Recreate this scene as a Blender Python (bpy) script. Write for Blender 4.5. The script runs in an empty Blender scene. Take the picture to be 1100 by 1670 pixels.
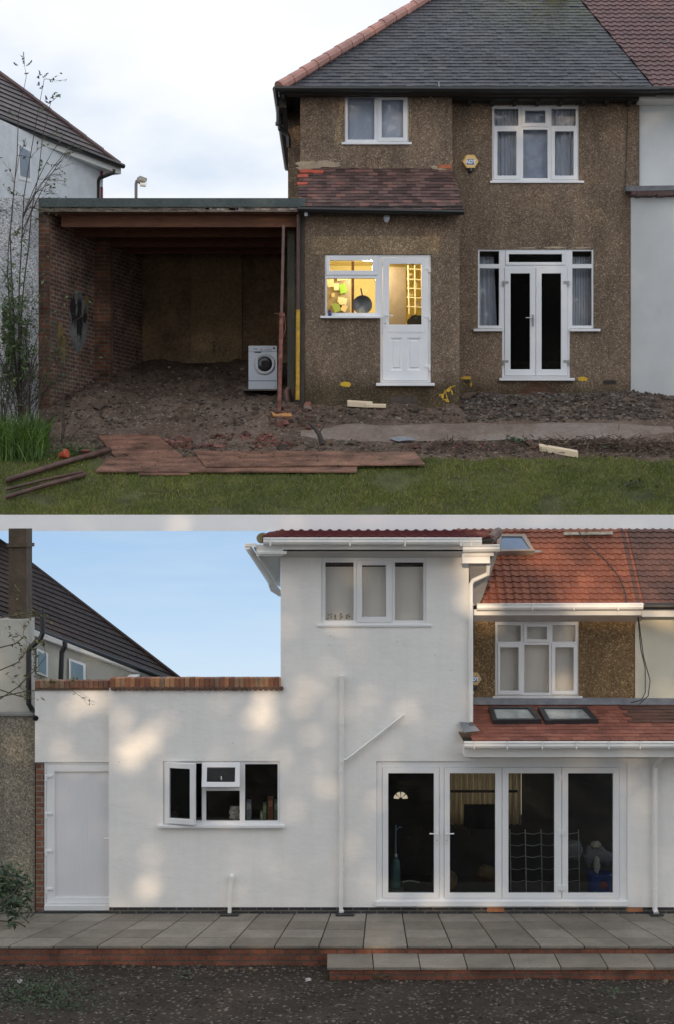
import bpy, bmesh, math, random
import numpy as np
from mathutils import Vector, Matrix, noise
R = math.radians
rnd = random.Random(7)
SC = bpy.context.scene
COL = SC.collection

# ------------------------------------------------------------------ camera, sky, sun, exposure
H = 5.44            # eye height above the lower garden
F = 2500.0          # focal length in photo pixels (photo 1100 wide)
CX, HY = 550.0, 850.0
cam_d = bpy.data.cameras.new("camera"); cam = bpy.data.objects.new("camera", cam_d); COL.objects.link(cam)
cam.location = (0, 0, H); cam.rotation_euler = (R(90), 0, 0)
cam_d.sensor_fit = 'HORIZONTAL'; cam_d.sensor_width = 36.0; cam_d.lens = 36.0*F/1100.0
cam_d.shift_y = 15.0/1100.0
cam_d.clip_start = .1; cam_d.clip_end = 2000
SC.camera = cam
SUN_EL, SUN_AZ = 12.0, 186.0      # azimuth of the sun, clockwise from +Y: behind the camera
world = bpy.data.worlds.new("World"); SC.world = world; world.use_nodes = True
nt = world.node_tree; N = nt.nodes; L = nt.links
for n_ in list(N): N.remove(n_)
out = N.new('ShaderNodeOutputWorld')
sky = N.new('ShaderNodeTexSky'); sky.sky_type = 'NISHITA'; sky.sun_disc = False
sky.sun_elevation = R(SUN_EL); sky.sun_rotation = R(SUN_AZ)
bg1 = N.new('ShaderNodeBackground'); bg1.inputs['Strength'].default_value = .10
L.new(sky.outputs[0], bg1.inputs['Color'])
tc = N.new('ShaderNodeTexCoord')
mp = N.new('ShaderNodeMapping'); mp.inputs['Scale'].default_value = (1.0, 1.0, 2.2)
L.new(tc.outputs['Generated'], mp.inputs['Vector'])
nz = N.new('ShaderNodeTexNoise'); nz.inputs['Scale'].default_value = 5.0; nz.inputs['Detail'].default_value = 5; nz.inputs['Roughness'].default_value = .5
L.new(mp.outputs[0], nz.inputs['Vector'])
rp = N.new('ShaderNodeValToRGB')
rp.color_ramp.elements[0].position = .32; rp.color_ramp.elements[0].color = (.58, .66, .78, 1)
rp.color_ramp.elements[1].position = .66; rp.color_ramp.elements[1].color = (.93, .93, .95, 1)
e = rp.color_ramp.elements.new(.5); e.color = (.83, .85, .89, 1)
L.new(nz.outputs['Fac'], rp.inputs[0])
sep = N.new('ShaderNodeSeparateXYZ'); L.new(tc.outputs['Generated'], sep.inputs[0])
mr = N.new('ShaderNodeMapRange'); mr.inputs['From Min'].default_value = .5; mr.inputs['From Max'].default_value = -.5
mr.inputs['To Min'].default_value = 1.0; mr.inputs['To Max'].default_value = 1.35
L.new(sep.outputs['Y'], mr.inputs['Value'])
bg2 = N.new('ShaderNodeBackground'); L.new(rp.outputs[0], bg2.inputs['Color']); L.new(mr.outputs[0], bg2.inputs['Strength'])
mx = N.new('ShaderNodeMixShader'); mx.inputs[0].default_value = .9
L.new(bg1.outputs[0], mx.inputs[1]); L.new(bg2.outputs[0], mx.inputs[2]); L.new(mx.outputs[0], out.inputs['Surface'])
sd = bpy.data.lights.new("sun", 'SUN'); sun = bpy.data.objects.new("sun", sd); COL.objects.link(sun)
sd.energy = 2.7; sd.angle = R(.55); sd.color = (1.0, .74, .48)
_az = R(SUN_AZ); _el = R(SUN_EL)
sun_dir = Vector((math.sin(_az)*math.cos(_el), math.cos(_az)*math.cos(_el), math.sin(_el)))
sun.rotation_euler = sun_dir.to_track_quat('Z', 'Y').to_euler()
SC.view_settings.view_transform = 'Standard'; SC.view_settings.look = 'None'
SC.view_settings.exposure = 0.28; SC.view_settings.gamma = 1.0
SC.view_settings.use_curve_mapping = False
SC.cycles.max_bounces = 6; SC.cycles.transparent_max_bounces = 12
SC.cycles.caustics_reflective = False; SC.cycles.caustics_refractive = False

# ------------------------------------------------------------------ helpers
def P(px, py, d): return Vector(((px-CX)/F*d, d, H+(HY-py)/F*d))
def X(px, d): return (px-CX)/F*d
def Z(py, d): return H+(HY-py)/F*d
ORG = {}
def col_link(o): COL.objects.link(o)

class MB:
    def __init__(s): s.v = []; s.f = []; s.m = []
    def face(s, pts, mi=0):
        b = len(s.v); s.v += [tuple(p) for p in pts]; s.f.append(tuple(range(b, b+len(pts)))); s.m.append(mi)
    def add(s, vs, fs, mi=0):
        b = len(s.v); s.v += [tuple(p) for p in vs]
        for f in fs: s.f.append(tuple(b+i for i in f)); s.m.append(mi)
    def box(s, x0, x1, y0, y1, z0, z1, mi=0):
        x0, x1 = min(x0, x1), max(x0, x1); y0, y1 = min(y0, y1), max(y0, y1); z0, z1 = min(z0, z1), max(z0, z1)
        vs = [(x0,y0,z0),(x1,y0,z0),(x1,y1,z0),(x0,y1,z0),(x0,y0,z1),(x1,y0,z1),(x1,y1,z1),(x0,y1,z1)]
        s.add(vs, [(0,3,2,1),(4,5,6,7),(0,1,5,4),(1,2,6,5),(2,3,7,6),(3,0,4,7)], mi); return s
    def pb(s, a, b, c, e, d, t=.05, mi=0):      # picture-measured box a..c across, b..e down, front face at depth d
        return s.box(X(a,d), X(c,d), d, d+t, Z(b,d), Z(e,d), mi)
    def obox(s, c, ax, ay, az, mi=0):           # oriented box: centre and half axis vectors
        c = Vector(c); ax = Vector(ax); ay = Vector(ay); az = Vector(az)
        vs = [c+i*ax+j*ay+k*az for k in (-1,1) for (i,j) in ((-1,-1),(1,-1),(1,1),(-1,1))]
        s.add(vs, [(0,3,2,1),(4,5,6,7),(0,1,5,4),(1,2,6,5),(2,3,7,6),(3,0,4,7)], mi); return s
    def slab(s, pts, off, mi=0):                # polygon extruded by vector off
        off = Vector(off); n = len(pts); a = [Vector(p) for p in pts]; b = [p+off for p in a]
        s.add(a+b, [tuple(range(n))[::-1], tuple(range(n, 2*n))]+[(i, (i+1) % n, n+(i+1) % n, n+i) for i in range(n)], mi); return s
    def tube(s, pts, r, k=8, mi=0, cap=True):
        pts = [Vector(p) for p in pts]; n = len(pts)
        rs = r if isinstance(r, (list, tuple)) else [r]*n
        b = len(s.v); prev = None
        for i, p in enumerate(pts):
            t = (pts[min(i+1, n-1)]-pts[max(i-1, 0)]).normalized()
            if prev is None:
                a = t.orthogonal().normalized()
            else:
                a = prev - t*prev.dot(t)
                a = a.normalized() if a.length > 1e-6 else t.orthogonal().normalized()
            prev = a; c = t.cross(a)
            for j in range(k):
                q = 2*math.pi*j/k; s.v.append(tuple(p+(a*math.cos(q)+c*math.sin(q))*rs[i]))
        for i in range(n-1):
            for j in range(k):
                s.f.append((b+i*k+j, b+i*k+(j+1) % k, b+(i+1)*k+(j+1) % k, b+(i+1)*k+j)); s.m.append(mi)
        if cap:
            s.f.append(tuple(b+j for j in range(k))[::-1]); s.m.append(mi)
            s.f.append(tuple(b+(n-1)*k+j for j in range(k))); s.m.append(mi)
        return s
    def lathe(s, o, axis, prof, k=24, mi=0):    # prof: (distance along axis, radius)
        o = Vector(o); ax = Vector(axis).normalized(); a = ax.orthogonal().normalized(); c = ax.cross(a); b = len(s.v)
        for (h, r) in prof:
            for j in range(k):
                q = 2*math.pi*j/k; s.v.append(tuple(o+ax*h+(a*math.cos(q)+c*math.sin(q))*max(r, 1e-4)))
        for i in range(len(prof)-1):
            for j in range(k):
                s.f.append((b+i*k+j, b+i*k+(j+1) % k, b+(i+1)*k+(j+1) % k, b+(i+1)*k+j)); s.m.append(mi)
        s.f.append(tuple(b+j for j in range(k))[::-1]); s.m.append(mi)
        s.f.append(tuple(b+(len(prof)-1)*k+j for j in range(k))); s.m.append(mi)
        return s
    def panel(s, solids, holes, d, t, mi=0):    # upright sheet with openings, metric rects (x0,z0,x1,z1); only outer skin
        xs = sorted(set(round(v, 5) for r in solids+holes for v in (r[0], r[2])))
        zs = sorted(set(round(v, 5) for r in solids+holes for v in (r[1], r[3])))
        def inr(rs, x, z): return any(min(r[0],r[2]) < x < max(r[0],r[2]) and min(r[1],r[3]) < z < max(r[1],r[3]) for r in rs)
        nx, nz_ = len(xs)-1, len(zs)-1
        g = [[inr(solids, (xs[i]+xs[i+1])/2, (zs[j]+zs[j+1])/2) and not inr(holes, (xs[i]+xs[i+1])/2, (zs[j]+zs[j+1])/2) for j in range(nz_)] for i in range(nx)]
        vid = {}
        def V(i, j, k):
            if (i,j,k) not in vid:
                vid[(i,j,k)] = len(s.v); s.v.append((xs[i], d+(t if k else 0), zs[j]))
            return vid[(i,j,k)]
        for i in range(nx):
            for j in range(nz_):
                if not g[i][j]: continue
                s.f.append((V(i,j,0),V(i+1,j,0),V(i+1,j+1,0),V(i,j+1,0))); s.m.append(mi)
                s.f.append((V(i,j,1),V(i,j+1,1),V(i+1,j+1,1),V(i+1,j,1))); s.m.append(mi)
                if i == 0 or not g[i-1][j]: s.f.append((V(i,j,0),V(i,j+1,0),V(i,j+1,1),V(i,j,1))); s.m.append(mi)
                if i == nx-1 or not g[i+1][j]: s.f.append((V(i+1,j,0),V(i+1,j,1),V(i+1,j+1,1),V(i+1,j+1,0))); s.m.append(mi)
                if j == 0 or not g[i][j-1]: s.f.append((V(i,j,0),V(i,j,1),V(i+1,j,1),V(i+1,j,0))); s.m.append(mi)
                if j == nz_-1 or not g[i][j+1]: s.f.append((V(i,j+1,0),V(i+1,j+1,0),V(i+1,j+1,1),V(i,j+1,1))); s.m.append(mi)
        return s
    def build(s, name, mats, parent=None, smooth=False, bevel=0, clips=None, wpos=None):
        me = bpy.data.meshes.new(name)
        if not isinstance(mats, (list, tuple)): mats = [mats]
        if parent is not None: org = ORG[parent]
        elif wpos is not None: org = Vector(wpos)
        else:
            a = np.array(s.v); org = Vector(((a[:,0].min()+a[:,0].max())/2, (a[:,1].min()+a[:,1].max())/2, a[:,2].min()))
        me.from_pydata([(v[0]-org.x, v[1]-org.y, v[2]-org.z) for v in s.v], [], s.f)
        for m in mats: me.materials.append(m)
        if any(s.m): me.polygons.foreach_set('material_index', s.m)
        if clips:
            bm = bmesh.new(); bm.from_mesh(me)
            for (co, no) in clips:
                bmesh.ops.bisect_plane(bm, geom=bm.verts[:]+bm.edges[:]+bm.faces[:], plane_co=Vector(co)-org, plane_no=Vector(no), clear_outer=True)
            bm.to_mesh(me); bm.free()
        if smooth: me.polygons.foreach_set('use_smooth', [True]*len(me.polygons))
        # metric UVs
        uv = me.uv_layers.new(name='UVMap'); n = len(me.loops)
        if n < 400000:
            co = np.zeros(len(me.vertices)*3); me.vertices.foreach_get('co', co); co = co.reshape(-1, 3)+np.array(org)
            li = np.zeros(n, dtype=np.int64); me.loops.foreach_get('vertex_index', li)
            nf = len(me.polygons); nr = np.zeros(nf*3); me.polygons.foreach_get('normal', nr); nr = nr.reshape(-1, 3)
            tot = np.zeros(nf, dtype=np.int64); me.polygons.foreach_get('loop_total', tot)
            fn = np.repeat(nr, tot, axis=0); p = co[li]
            flat = np.abs(fn[:,2]) > .9; hl = np.maximum(np.hypot(fn[:,0], fn[:,1]), 1e-6)
            u = np.where(flat, p[:,0], (-fn[:,1]*p[:,0]+fn[:,0]*p[:,1])/hl); v = np.where(flat, p[:,1], p[:,2])
            uv.data.foreach_set('uv', np.stack([u, v], 1).ravel())
        o = bpy.data.objects.new(name, me); col_link(o)
        if parent is not None: o.parent = parent
        else: o.location = org
        ORG[o] = org
        if bevel:
            b = o.modifiers.new('bevel', 'BEVEL'); b.width = bevel; b.segments = 2; b.limit_method = 'ANGLE'; b.angle_limit = R(40)
        return o
def tag(o, label, cat, group=None, kind=None):
    if label: o['label'] = label
    if cat: o['category'] = cat
    if group: o['group'] = group
    if kind: o['kind'] = kind
    return o
def thing(name, label, cat, loc, group=None):
    o = bpy.data.objects.new(name, None); col_link(o); o.location = loc; o.empty_display_size = .2
    ORG[o] = Vector(loc); return tag(o, label, cat, group)
def copy_thing(o, loc, label, group=None):
    c = o.copy(); COL.objects.link(c); c.location = loc; c['label'] = label; ORG[c] = Vector(loc)
    if group: c['group'] = group
    for ch in o.children:
        k = ch.copy(); COL.objects.link(k); k.parent = c; ORG[k] = Vector(loc)
    return c
def text_mesh(body, size, loc, rot, mat, parent, offset=0.0):
    fc = bpy.data.curves.new('lettering', 'FONT'); fc.body = body; fc.size = size; fc.extrude = .001; fc.offset = offset; fc.align_x = 'CENTER'; fc.align_y = 'CENTER'
    fo = bpy.data.objects.new('lettering_source', fc); COL.objects.link(fo); bpy.context.view_layer.update()
    me = bpy.data.meshes.new_from_object(fo.evaluated_get(bpy.context.evaluated_depsgraph_get())); me.materials.clear(); me.materials.append(mat)
    bpy.data.objects.remove(fo); o = bpy.data.objects.new('lettering', me); COL.objects.link(o); o.parent = parent; o.rotation_euler = rot; o.location = Vector(loc)-ORG[parent]; ORG[o] = ORG[parent]; return o
def rects(d, *rs):   # picture rects -> metric rects at depth d
    return [(X(a,d), Z(e,d), X(c,d), Z(b,d)) for (a,b,c,e) in rs]

# ------------------------------------------------------------------ materials
MATS = {}
def base_mat(name):
    m = bpy.data.materials.new(name); m.use_nodes = True
    return m, m.node_tree.nodes, m.node_tree.links, m.node_tree.nodes['Principled BSDF']
def ramp(N, stops):
    r = N.new('ShaderNodeValToRGB'); el = r.color_ramp.elements
    el[0].position, el[0].color = stops[0][0], (*stops[0][1], 1)
    el[1].position, el[1].color = stops[-1][0], (*stops[-1][1], 1)
    for p, c in stops[1:-1]:
        q = el.new(p); q.color = (*c, 1)
    return r
def noise_n(N, L, src, scale, detail=4, rough=.6, vec_scale=None):
    n = N.new('ShaderNodeTexNoise'); n.inputs['Scale'].default_value = scale; n.inputs['Detail'].default_value = detail; n.inputs['Roughness'].default_value = rough
    if vec_scale:
        m = N.new('ShaderNodeMapping'); m.inputs['Scale'].default_value = vec_scale; L.new(src, m.inputs['Vector']); src = m.outputs[0]
    L.new(src, n.inputs['Vector']); return n
def mixc(N, L, mode, fac, a, b):
    m = N.new('ShaderNodeMix'); m.data_type = 'RGBA'; m.blend_type = mode
    if isinstance(fac, (int, float)): m.inputs[0].default_value = fac
    else: L.new(fac, m.inputs[0])
    for k, v in ((6, a), (7, b)):
        if isinstance(v, (tuple, list)): m.inputs[k].default_value = (*v[:3], 1)
        else: L.new(v, m.inputs[k])
    return m.outputs[2]
def bump(N, L, bsdf, h, dist, strength=1.0):
    b = N.new('ShaderNodeBump'); b.inputs['Distance'].default_value = dist; b.inputs['Strength'].default_value = strength
    L.new(h, b.inputs['Height']); L.new(b.outputs[0], bsdf.inputs['Normal'])
def translucent(m, col):
    N = m.node_tree.nodes; L = m.node_tree.links; b = N['Principled BSDF']; o = [n for n in N if n.type == 'OUTPUT_MATERIAL'][0]
    t = N.new('ShaderNodeBsdfTranslucent'); s = b.inputs['Base Color'].links[0].from_socket; L.new(s, t.inputs[0])
    x = N.new('ShaderNodeMixShader'); x.inputs[0].default_value = .75; L.new(b.outputs[0], x.inputs[1]); L.new(t.outputs[0], x.inputs[2]); L.new(x.outputs[0], o.inputs['Surface']); return m
def M(name, c, rough=.6, var=.12, scale=6, c2=None, bmp=0, bscale=60, metal=0, spec=.5, vs=None, fine=0):
    if name in MATS: return MATS[name]
    m, N, L, b = base_mat(name)
    t = N.new('ShaderNodeTexCoord').outputs['Object']
    n = noise_n(N, L, t, scale, 6, .6, vs)
    lo = tuple(x*(1-var) for x in c); hi = tuple(min(1, x*(1+var)) for x in (c2 or c))
    r = ramp(N, [(.3, lo), (.7, hi)]); L.new(n.outputs['Fac'], r.inputs[0]); colr = r.outputs[0]
    if fine:
        f = noise_n(N, L, t, scale*14, 3); fr = ramp(N, [(.3, (1-fine,)*3), (.7, (1+fine,)*3)]); L.new(f.outputs['Fac'], fr.inputs[0])
        colr = mixc(N, L, 'MULTIPLY', 1.0, colr, fr.outputs[0])
    L.new(colr, b.inputs['Base Color'])
    b.inputs['Roughness'].default_value = rough; b.inputs['Metallic'].default_value = metal; b.inputs['Specular IOR Level'].default_value = spec
    if bmp:
        n2 = noise_n(N, L, t, bscale, 5); bump(N, L, b, n2.outputs['Fac'], bmp)
    MATS[name] = m; return m
def pebbledash(name, tint=(1,1,1), scale=62, stops=None, damp=None):
    m, N, L, b = base_mat(name); t = N.new('ShaderNodeTexCoord').outputs['Object']
    v = N.new('ShaderNodeTexVoronoi'); v.inputs['Scale'].default_value = scale; L.new(t, v.inputs['Vector'])
    s = N.new('ShaderNodeSeparateColor'); L.new(v.outputs['Color'], s.inputs[0])
    stops = stops or [(0, (.135,.094,.066)), (.35, (.185,.134,.094)), (.65, (.228,.170,.121)), (.90, (.285,.220,.163)), (1, (.45,.38,.31))]
    stops = [(p, tuple(x*y for x, y in zip(c, tint))) for p, c in stops]
    r = ramp(N, stops); L.new(s.outputs[0], r.inputs[0])
    n = noise_n(N, L, t, 1.1, 6, .65); r2 = ramp(N, [(.3, (.80,.80,.79)), (.7, (1.12,1.10,1.08))]); L.new(n.outputs['Fac'], r2.inputs[0])
    c1 = mixc(N, L, 'MULTIPLY', 1.0, r.outputs[0], r2.outputs[0])
    n9 = noise_n(N, L, t, 1.0, 5, .7, (2.2,2.2,.45)); r9 = ramp(N, [(.35, (.72,.73,.74)), (.55, (1,1,1)), (.75, (1.10,1.08,1.05))]); L.new(n9.outputs['Fac'], r9.inputs[0]); c1 = mixc(N, L, 'MULTIPLY', 1.0, c1, r9.outputs[0])
    if damp is not None:
        s2 = N.new('ShaderNodeSeparateXYZ'); L.new(t, s2.inputs[0]); nd = noise_n(N, L, t, 2.5, 5, .7)
        ma = N.new('ShaderNodeMath'); ma.operation = 'MULTIPLY_ADD'; L.new(nd.outputs['Fac'], ma.inputs[0]); ma.inputs[1].default_value = -.45; L.new(s2.outputs['Z'], ma.inputs[2])
        mr = N.new('ShaderNodeMapRange'); mr.inputs['From Min'].default_value = damp-.22; mr.inputs['From Max'].default_value = damp+.12; L.new(ma.outputs[0], mr.inputs['Value'])
        rd = ramp(N, [(0, (.42,.43,.36)), (1, (1,1,1))]); L.new(mr.outputs[0], rd.inputs[0]); c1 = mixc(N, L, 'MULTIPLY', 1.0, c1, rd.outputs[0])
    n3 = noise_n(N, L, t, 14, 4, .7); r3 = ramp(N, [(.3, (.86,.86,.86)), (.7, (1.14,1.14,1.14))]); L.new(n3.outputs['Fac'], r3.inputs[0])
    c1 = mixc(N, L, 'MULTIPLY', 1.0, c1, r3.outputs[0])
    L.new(c1, b.inputs['Base Color']); b.inputs['Roughness'].default_value = .85; b.inputs['Specular IOR Level'].default_value = .25
    bump(N, L, b, v.outputs['Distance'], .007, .7); MATS[name] = m; return m
def brickmat(name, c1, c2, mortar, bw=.215, bh=.075, ms=.011, stain=.35, rot=False, off=.5):
    m, N, L, b = base_mat(name); tcn = N.new('ShaderNodeTexCoord'); uv = tcn.outputs['UV']
    k = N.new('ShaderNodeTexBrick'); k.inputs['Scale'].default_value = 1.0
    k.inputs['Brick Width'].default_value = bw; k.inputs['Row Height'].default_value = bh; k.inputs['Mortar Size'].default_value = ms
    k.inputs['Mortar Smooth'].default_value = .2; k.inputs['Color1'].default_value = (*c1, 1); k.inputs['Color2'].default_value = (*c2, 1); k.inputs['Mortar'].default_value = (*mortar, 1)
    k.offset = off; L.new(uv, k.inputs['Vector'])
    n = noise_n(N, L, tcn.outputs['Object'], 3.0, 6, .7); r2 = ramp(N, [(.3, (1-stain,)*3), (.7, (1+stain,)*3)]); L.new(n.outputs['Fac'], r2.inputs[0])
    c = mixc(N, L, 'MULTIPLY', 1.0, k.outputs['Color'], r2.outputs[0])
    n3 = noise_n(N, L, tcn.outputs['Object'], 40, 4, .7); r3 = ramp(N, [(.3, (.75,)*3), (.7, (1.2,)*3)]); L.new(n3.outputs['Fac'], r3.inputs[0])
    c = mixc(N, L, 'MULTIPLY', 1.0, c, r3.outputs[0])
    L.new(c, b.inputs['Base Color']); b.inputs['Roughness'].default_value = .85; b.inputs['Specular IOR Level'].default_value = .25
    inv = N.new('ShaderNodeMath'); inv.operation = 'SUBTRACT'; inv.inputs[0].default_value = 1; L.new(k.outputs['Fac'], inv.inputs[1])
    bump(N, L, b, inv.outputs[0], .006); MATS[name] = m; return m
def islandmat(name, stops, rough=.6, scale=4, moss=None, spec=.5, fine=.18, mossat=None):
    m, N, L, b = base_mat(name); t = N.new('ShaderNodeTexCoord').outputs['Object']
    g = N.new('ShaderNodeNewGeometry'); r = ramp(N, stops); L.new(g.outputs['Random Per Island'], r.inputs[0])
    n = noise_n(N, L, t, scale, 6, .65); r2 = ramp(N, [(.3, (.72,)*3), (.7, (1.2,)*3)]); L.new(n.outputs['Fac'], r2.inputs[0])
    c = mixc(N, L, 'MULTIPLY', 1.0, r.outputs[0], r2.outputs[0])
    n4 = noise_n(N, L, t, scale*15, 4, .65); r4 = ramp(N, [(.3, (1-fine,)*3), (.7, (1+fine,)*3)]); L.new(n4.outputs['Fac'], r4.inputs[0])
    c = mixc(N, L, 'MULTIPLY', 1.0, c, r4.outputs[0])
    if moss:
        n2 = noise_n(N, L, t, moss[0], 5, .7); r3 = ramp(N, [(moss[1], (0,0,0)), (moss[1]+.12, (1,1,1))]); L.new(n2.outputs['Fac'], r3.inputs[0])
        c = mixc(N, L, 'MIX', r3.outputs[0], c, moss[2])
    if mossat:
        vm = N.new('ShaderNodeVectorMath'); vm.operation = 'DISTANCE'; L.new(t, vm.inputs[0]); vm.inputs[1].default_value = mossat[0]
        r6 = ramp(N, [(.1, (.9,)*3), (1.0, (0,0,0))]); dv_ = N.new('ShaderNodeMath'); dv_.operation = 'DIVIDE'; dv_.inputs[1].default_value = mossat[1]; L.new(vm.outputs['Value'], dv_.inputs[0]); L.new(dv_.outputs[0], r6.inputs[0])
        n6 = noise_n(N, L, t, 7, 5, .7); r7 = ramp(N, [(.38, (0,0,0)), (.55, (1,1,1))]); L.new(n6.outputs['Fac'], r7.inputs[0])
        c = mixc(N, L, 'MIX', mixc(N, L, 'MULTIPLY', 1.0, r6.outputs[0], r7.outputs[0]), c, mossat[2])
    L.new(c, b.inputs['Base Color']); b.inputs['Roughness'].default_value = rough; b.inputs['Specular IOR Level'].default_value = spec
    n5 = noise_n(N, L, t, 60, 4); bump(N, L, b, n5.outputs['Fac'], .004)
    MATS[name] = m; return m
def emit(name, c, s=1.0):
    m, N, L, b = base_mat(name); b.inputs['Base Color'].default_value = (0,0,0,1)
    b.inputs['Emission Color'].default_value = (*c, 1); b.inputs['Emission Strength'].default_value = s; MATS[name] = m; return m
def glassmat(name, tint=(.85,.88,.9), refl=1.0, rough=.015):
    m, N, L, b = base_mat(name); N.remove(b); o = [n for n in N if n.type == 'OUTPUT_MATERIAL'][0]
    tr = N.new('ShaderNodeBsdfTransparent'); tr.inputs[0].default_value = (*tint, 1)
    gl = N.new('ShaderNodeBsdfGlossy'); gl.inputs['Roughness'].default_value = rough; gl.inputs['Color'].default_value = (.95,.97,1,1)
    fr = N.new('ShaderNodeFresnel'); fr.inputs['IOR'].default_value = 1.5
    mu = N.new('ShaderNodeMath'); mu.operation = 'MULTIPLY'; mu.inputs[1].default_value = refl; mu.use_clamp = True; L.new(fr.outputs[0], mu.inputs[0])
    t = N.new('ShaderNodeTexCoord').outputs['Object']; nn = noise_n(N, L, t, 1.6, 2); bp = N.new('ShaderNodeBump'); bp.inputs['Distance'].default_value = .0012
    L.new(nn.outputs['Fac'], bp.inputs['Height']); L.new(bp.outputs[0], gl.inputs['Normal'])
    mi = N.new('ShaderNodeMixShader'); L.new(mu.outputs[0], mi.inputs[0]); L.new(tr.outputs[0], mi.inputs[1]); L.new(gl.outputs[0], mi.inputs[2]); L.new(mi.outputs[0], o.inputs['Surface'])
    MATS[name] = m; return m

upvc = M('white_upvc', (.78,.80,.83), .3, .03, 3)
upvcB = M('white_upvc_b', (.74,.75,.76), .32, .04, 3)
peb = pebbledash('brown_pebbledash', damp=.12)
pebB = pebbledash('golden_pebbledash', (.95,.86,.62))
pebG = pebbledash('grey_roughcast', (1.05,1.05,1.05), 50, [(0,(.20,.21,.22)),(.3,(.42,.44,.47)),(.7,(.60,.62,.65)),(1,(.80,.82,.85))])
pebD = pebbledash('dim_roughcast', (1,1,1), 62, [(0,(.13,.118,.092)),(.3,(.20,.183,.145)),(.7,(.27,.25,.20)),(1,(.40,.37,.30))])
rough_white = M('white_roughcast', (.66,.70,.74), .8, .10, 5, bmp=.012, bscale=45, fine=.08)
def wallrender(name, c):
    m, N, L, b = base_mat(name); t = N.new('ShaderNodeTexCoord').outputs['Object']
    n = noise_n(N, L, t, .8, 7, .62); r = ramp(N, [(.3, tuple(x*.94 for x in c)), (.5, c), (.7, tuple(min(.86,x*1.03) for x in c))]); L.new(n.outputs['Fac'], r.inputs[0])
    n2 = noise_n(N, L, t, 1.0, 6, .7, (5,5,.5)); r2 = ramp(N, [(.38, (.965,.965,.96)), (.55, (1,1,1))]); L.new(n2.outputs['Fac'], r2.inputs[0]); k = mixc(N, L, 'MULTIPLY', 1.0, r.outputs[0], r2.outputs[0])
    n3 = noise_n(N, L, t, 5, 6, .75, (1,1,2.4)); r3 = ramp(N, [(.35, (.965,.965,.96)), (.6, (1.01,1.01,1.01))]); L.new(n3.outputs['Fac'], r3.inputs[0]); k = mixc(N, L, 'MULTIPLY', 1.0, k, r3.outputs[0])
    L.new(k, b.inputs['Base Color']); b.inputs['Roughness'].default_value = .8; b.inputs['Specular IOR Level'].default_value = .25
    bump(N, L, b, n3.outputs['Fac'], .006, .8); MATS[name] = m; return m
render_white = wallrender('white_render', (.81,.80,.775))
cream_wall = M('cream_render', (.68,.65,.52), .75, .06, 1.5, bmp=.002, bscale=30)
grey_wall = M('pale_painted_wall', (.62,.65,.66), .75, .07, 1.3, bmp=.002, bscale=30)
brick_red = brickmat('red_brick', (.30,.115,.065), (.20,.085,.055), (.22,.19,.16))
brick_old = brickmat('old_garage_brick', (.17,.078,.052), (.10,.058,.045), (.22,.20,.175), stain=.6)
brick_blue = brickmat('blue_engineering_brick', (.035,.038,.045), (.055,.055,.06), (.13,.12,.10), stain=.25)
brick_step = brickmat('step_brick', (.21,.078,.048), (.14,.06,.042), (.10,.075,.06), stain=.45)
slate = islandmat('dark_clay_tile', [(0,(.027,.031,.040)),(.5,(.041,.046,.057)),(.95,(.056,.062,.073)),(1,(.07,.068,.070))], .40, 1.1, spec=.5, mossat=((1.95,1.8,7.9),2.3,(.066,.078,.040)))
plum = islandmat('plum_plain_tile', [(0,(.055,.032,.030)),(.5,(.10,.058,.052)),(.85,(.14,.085,.075)),(1,(.20,.09,.075))], .6, 2.5)
redpan = islandmat('red_pantile', [(0,(.17,.052,.028)),(1,(.235,.078,.040))], .55, 2.0)
redpan2 = islandmat('purple_red_pantile', [(0,(.095,.050,.052)),(1,(.13,.066,.066))], .45, 2.0)
redplain = islandmat('red_plain_tile', [(0,(.17,.062,.045)),(.5,(.24,.085,.058)),(1,(.31,.12,.08))], .6, 2.5)
browntile = islandmat('brown_flat_tile', [(0,(.060,.048,.052)),(1,(.095,.078,.080))], .5, 1.5)
browntileB = islandmat('dark_brown_flat_tile', [(0,(.040,.026,.022)),(1,(.060,.038,.032))], .6, 1.5)
terra = M('terracotta_ridge', (.38,.20,.17), .55, .2, 5, fine=.15)
black_gut = M('black_gutter_plastic', (.012,.013,.014), .35, .2)
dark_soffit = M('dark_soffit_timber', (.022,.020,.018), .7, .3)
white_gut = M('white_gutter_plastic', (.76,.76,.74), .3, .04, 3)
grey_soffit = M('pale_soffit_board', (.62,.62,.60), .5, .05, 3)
lead = M('lead_flashing', (.16,.17,.19), .5, .25, 6)
cement = M('cement_patch', (.38,.31,.22), .9, .2, 8, bmp=.01, bscale=40, fine=.2)
lintelm = pebbledash('pale_lintel_dash', (1.35,1.35,1.2))
glass = glassmat('window_glass', (.95,.96,.98), .8); glass_dark = glassmat('door_glass', (.75,.78,.8), .9, .09)
glass_b = glassmat('patio_door_glass', (.85,.87,.87), .6)
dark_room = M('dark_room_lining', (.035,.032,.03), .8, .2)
chrome = M('satin_metal', (.45,.45,.45), .3, .05, metal=1)
timber_new = M('fresh_pine', (.66,.54,.38), .6, .12, 8, vs=(2,14,14))
timber_old = M('old_joist_timber', (.15,.065,.035), .75, .35, 5, vs=(1,9,9))
rustm = M('rusty_red_steel', (.16,.055,.045), .7, .45, 9, c2=(.22,.09,.07), bmp=.003)
yellowpaint = M('flaking_yellow_paint', (.50,.30,.03), .6, .3, 12, fine=.3)
spray = M('yellow_spray_paint', (.62,.40,.03), .7, .15, 12)
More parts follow.
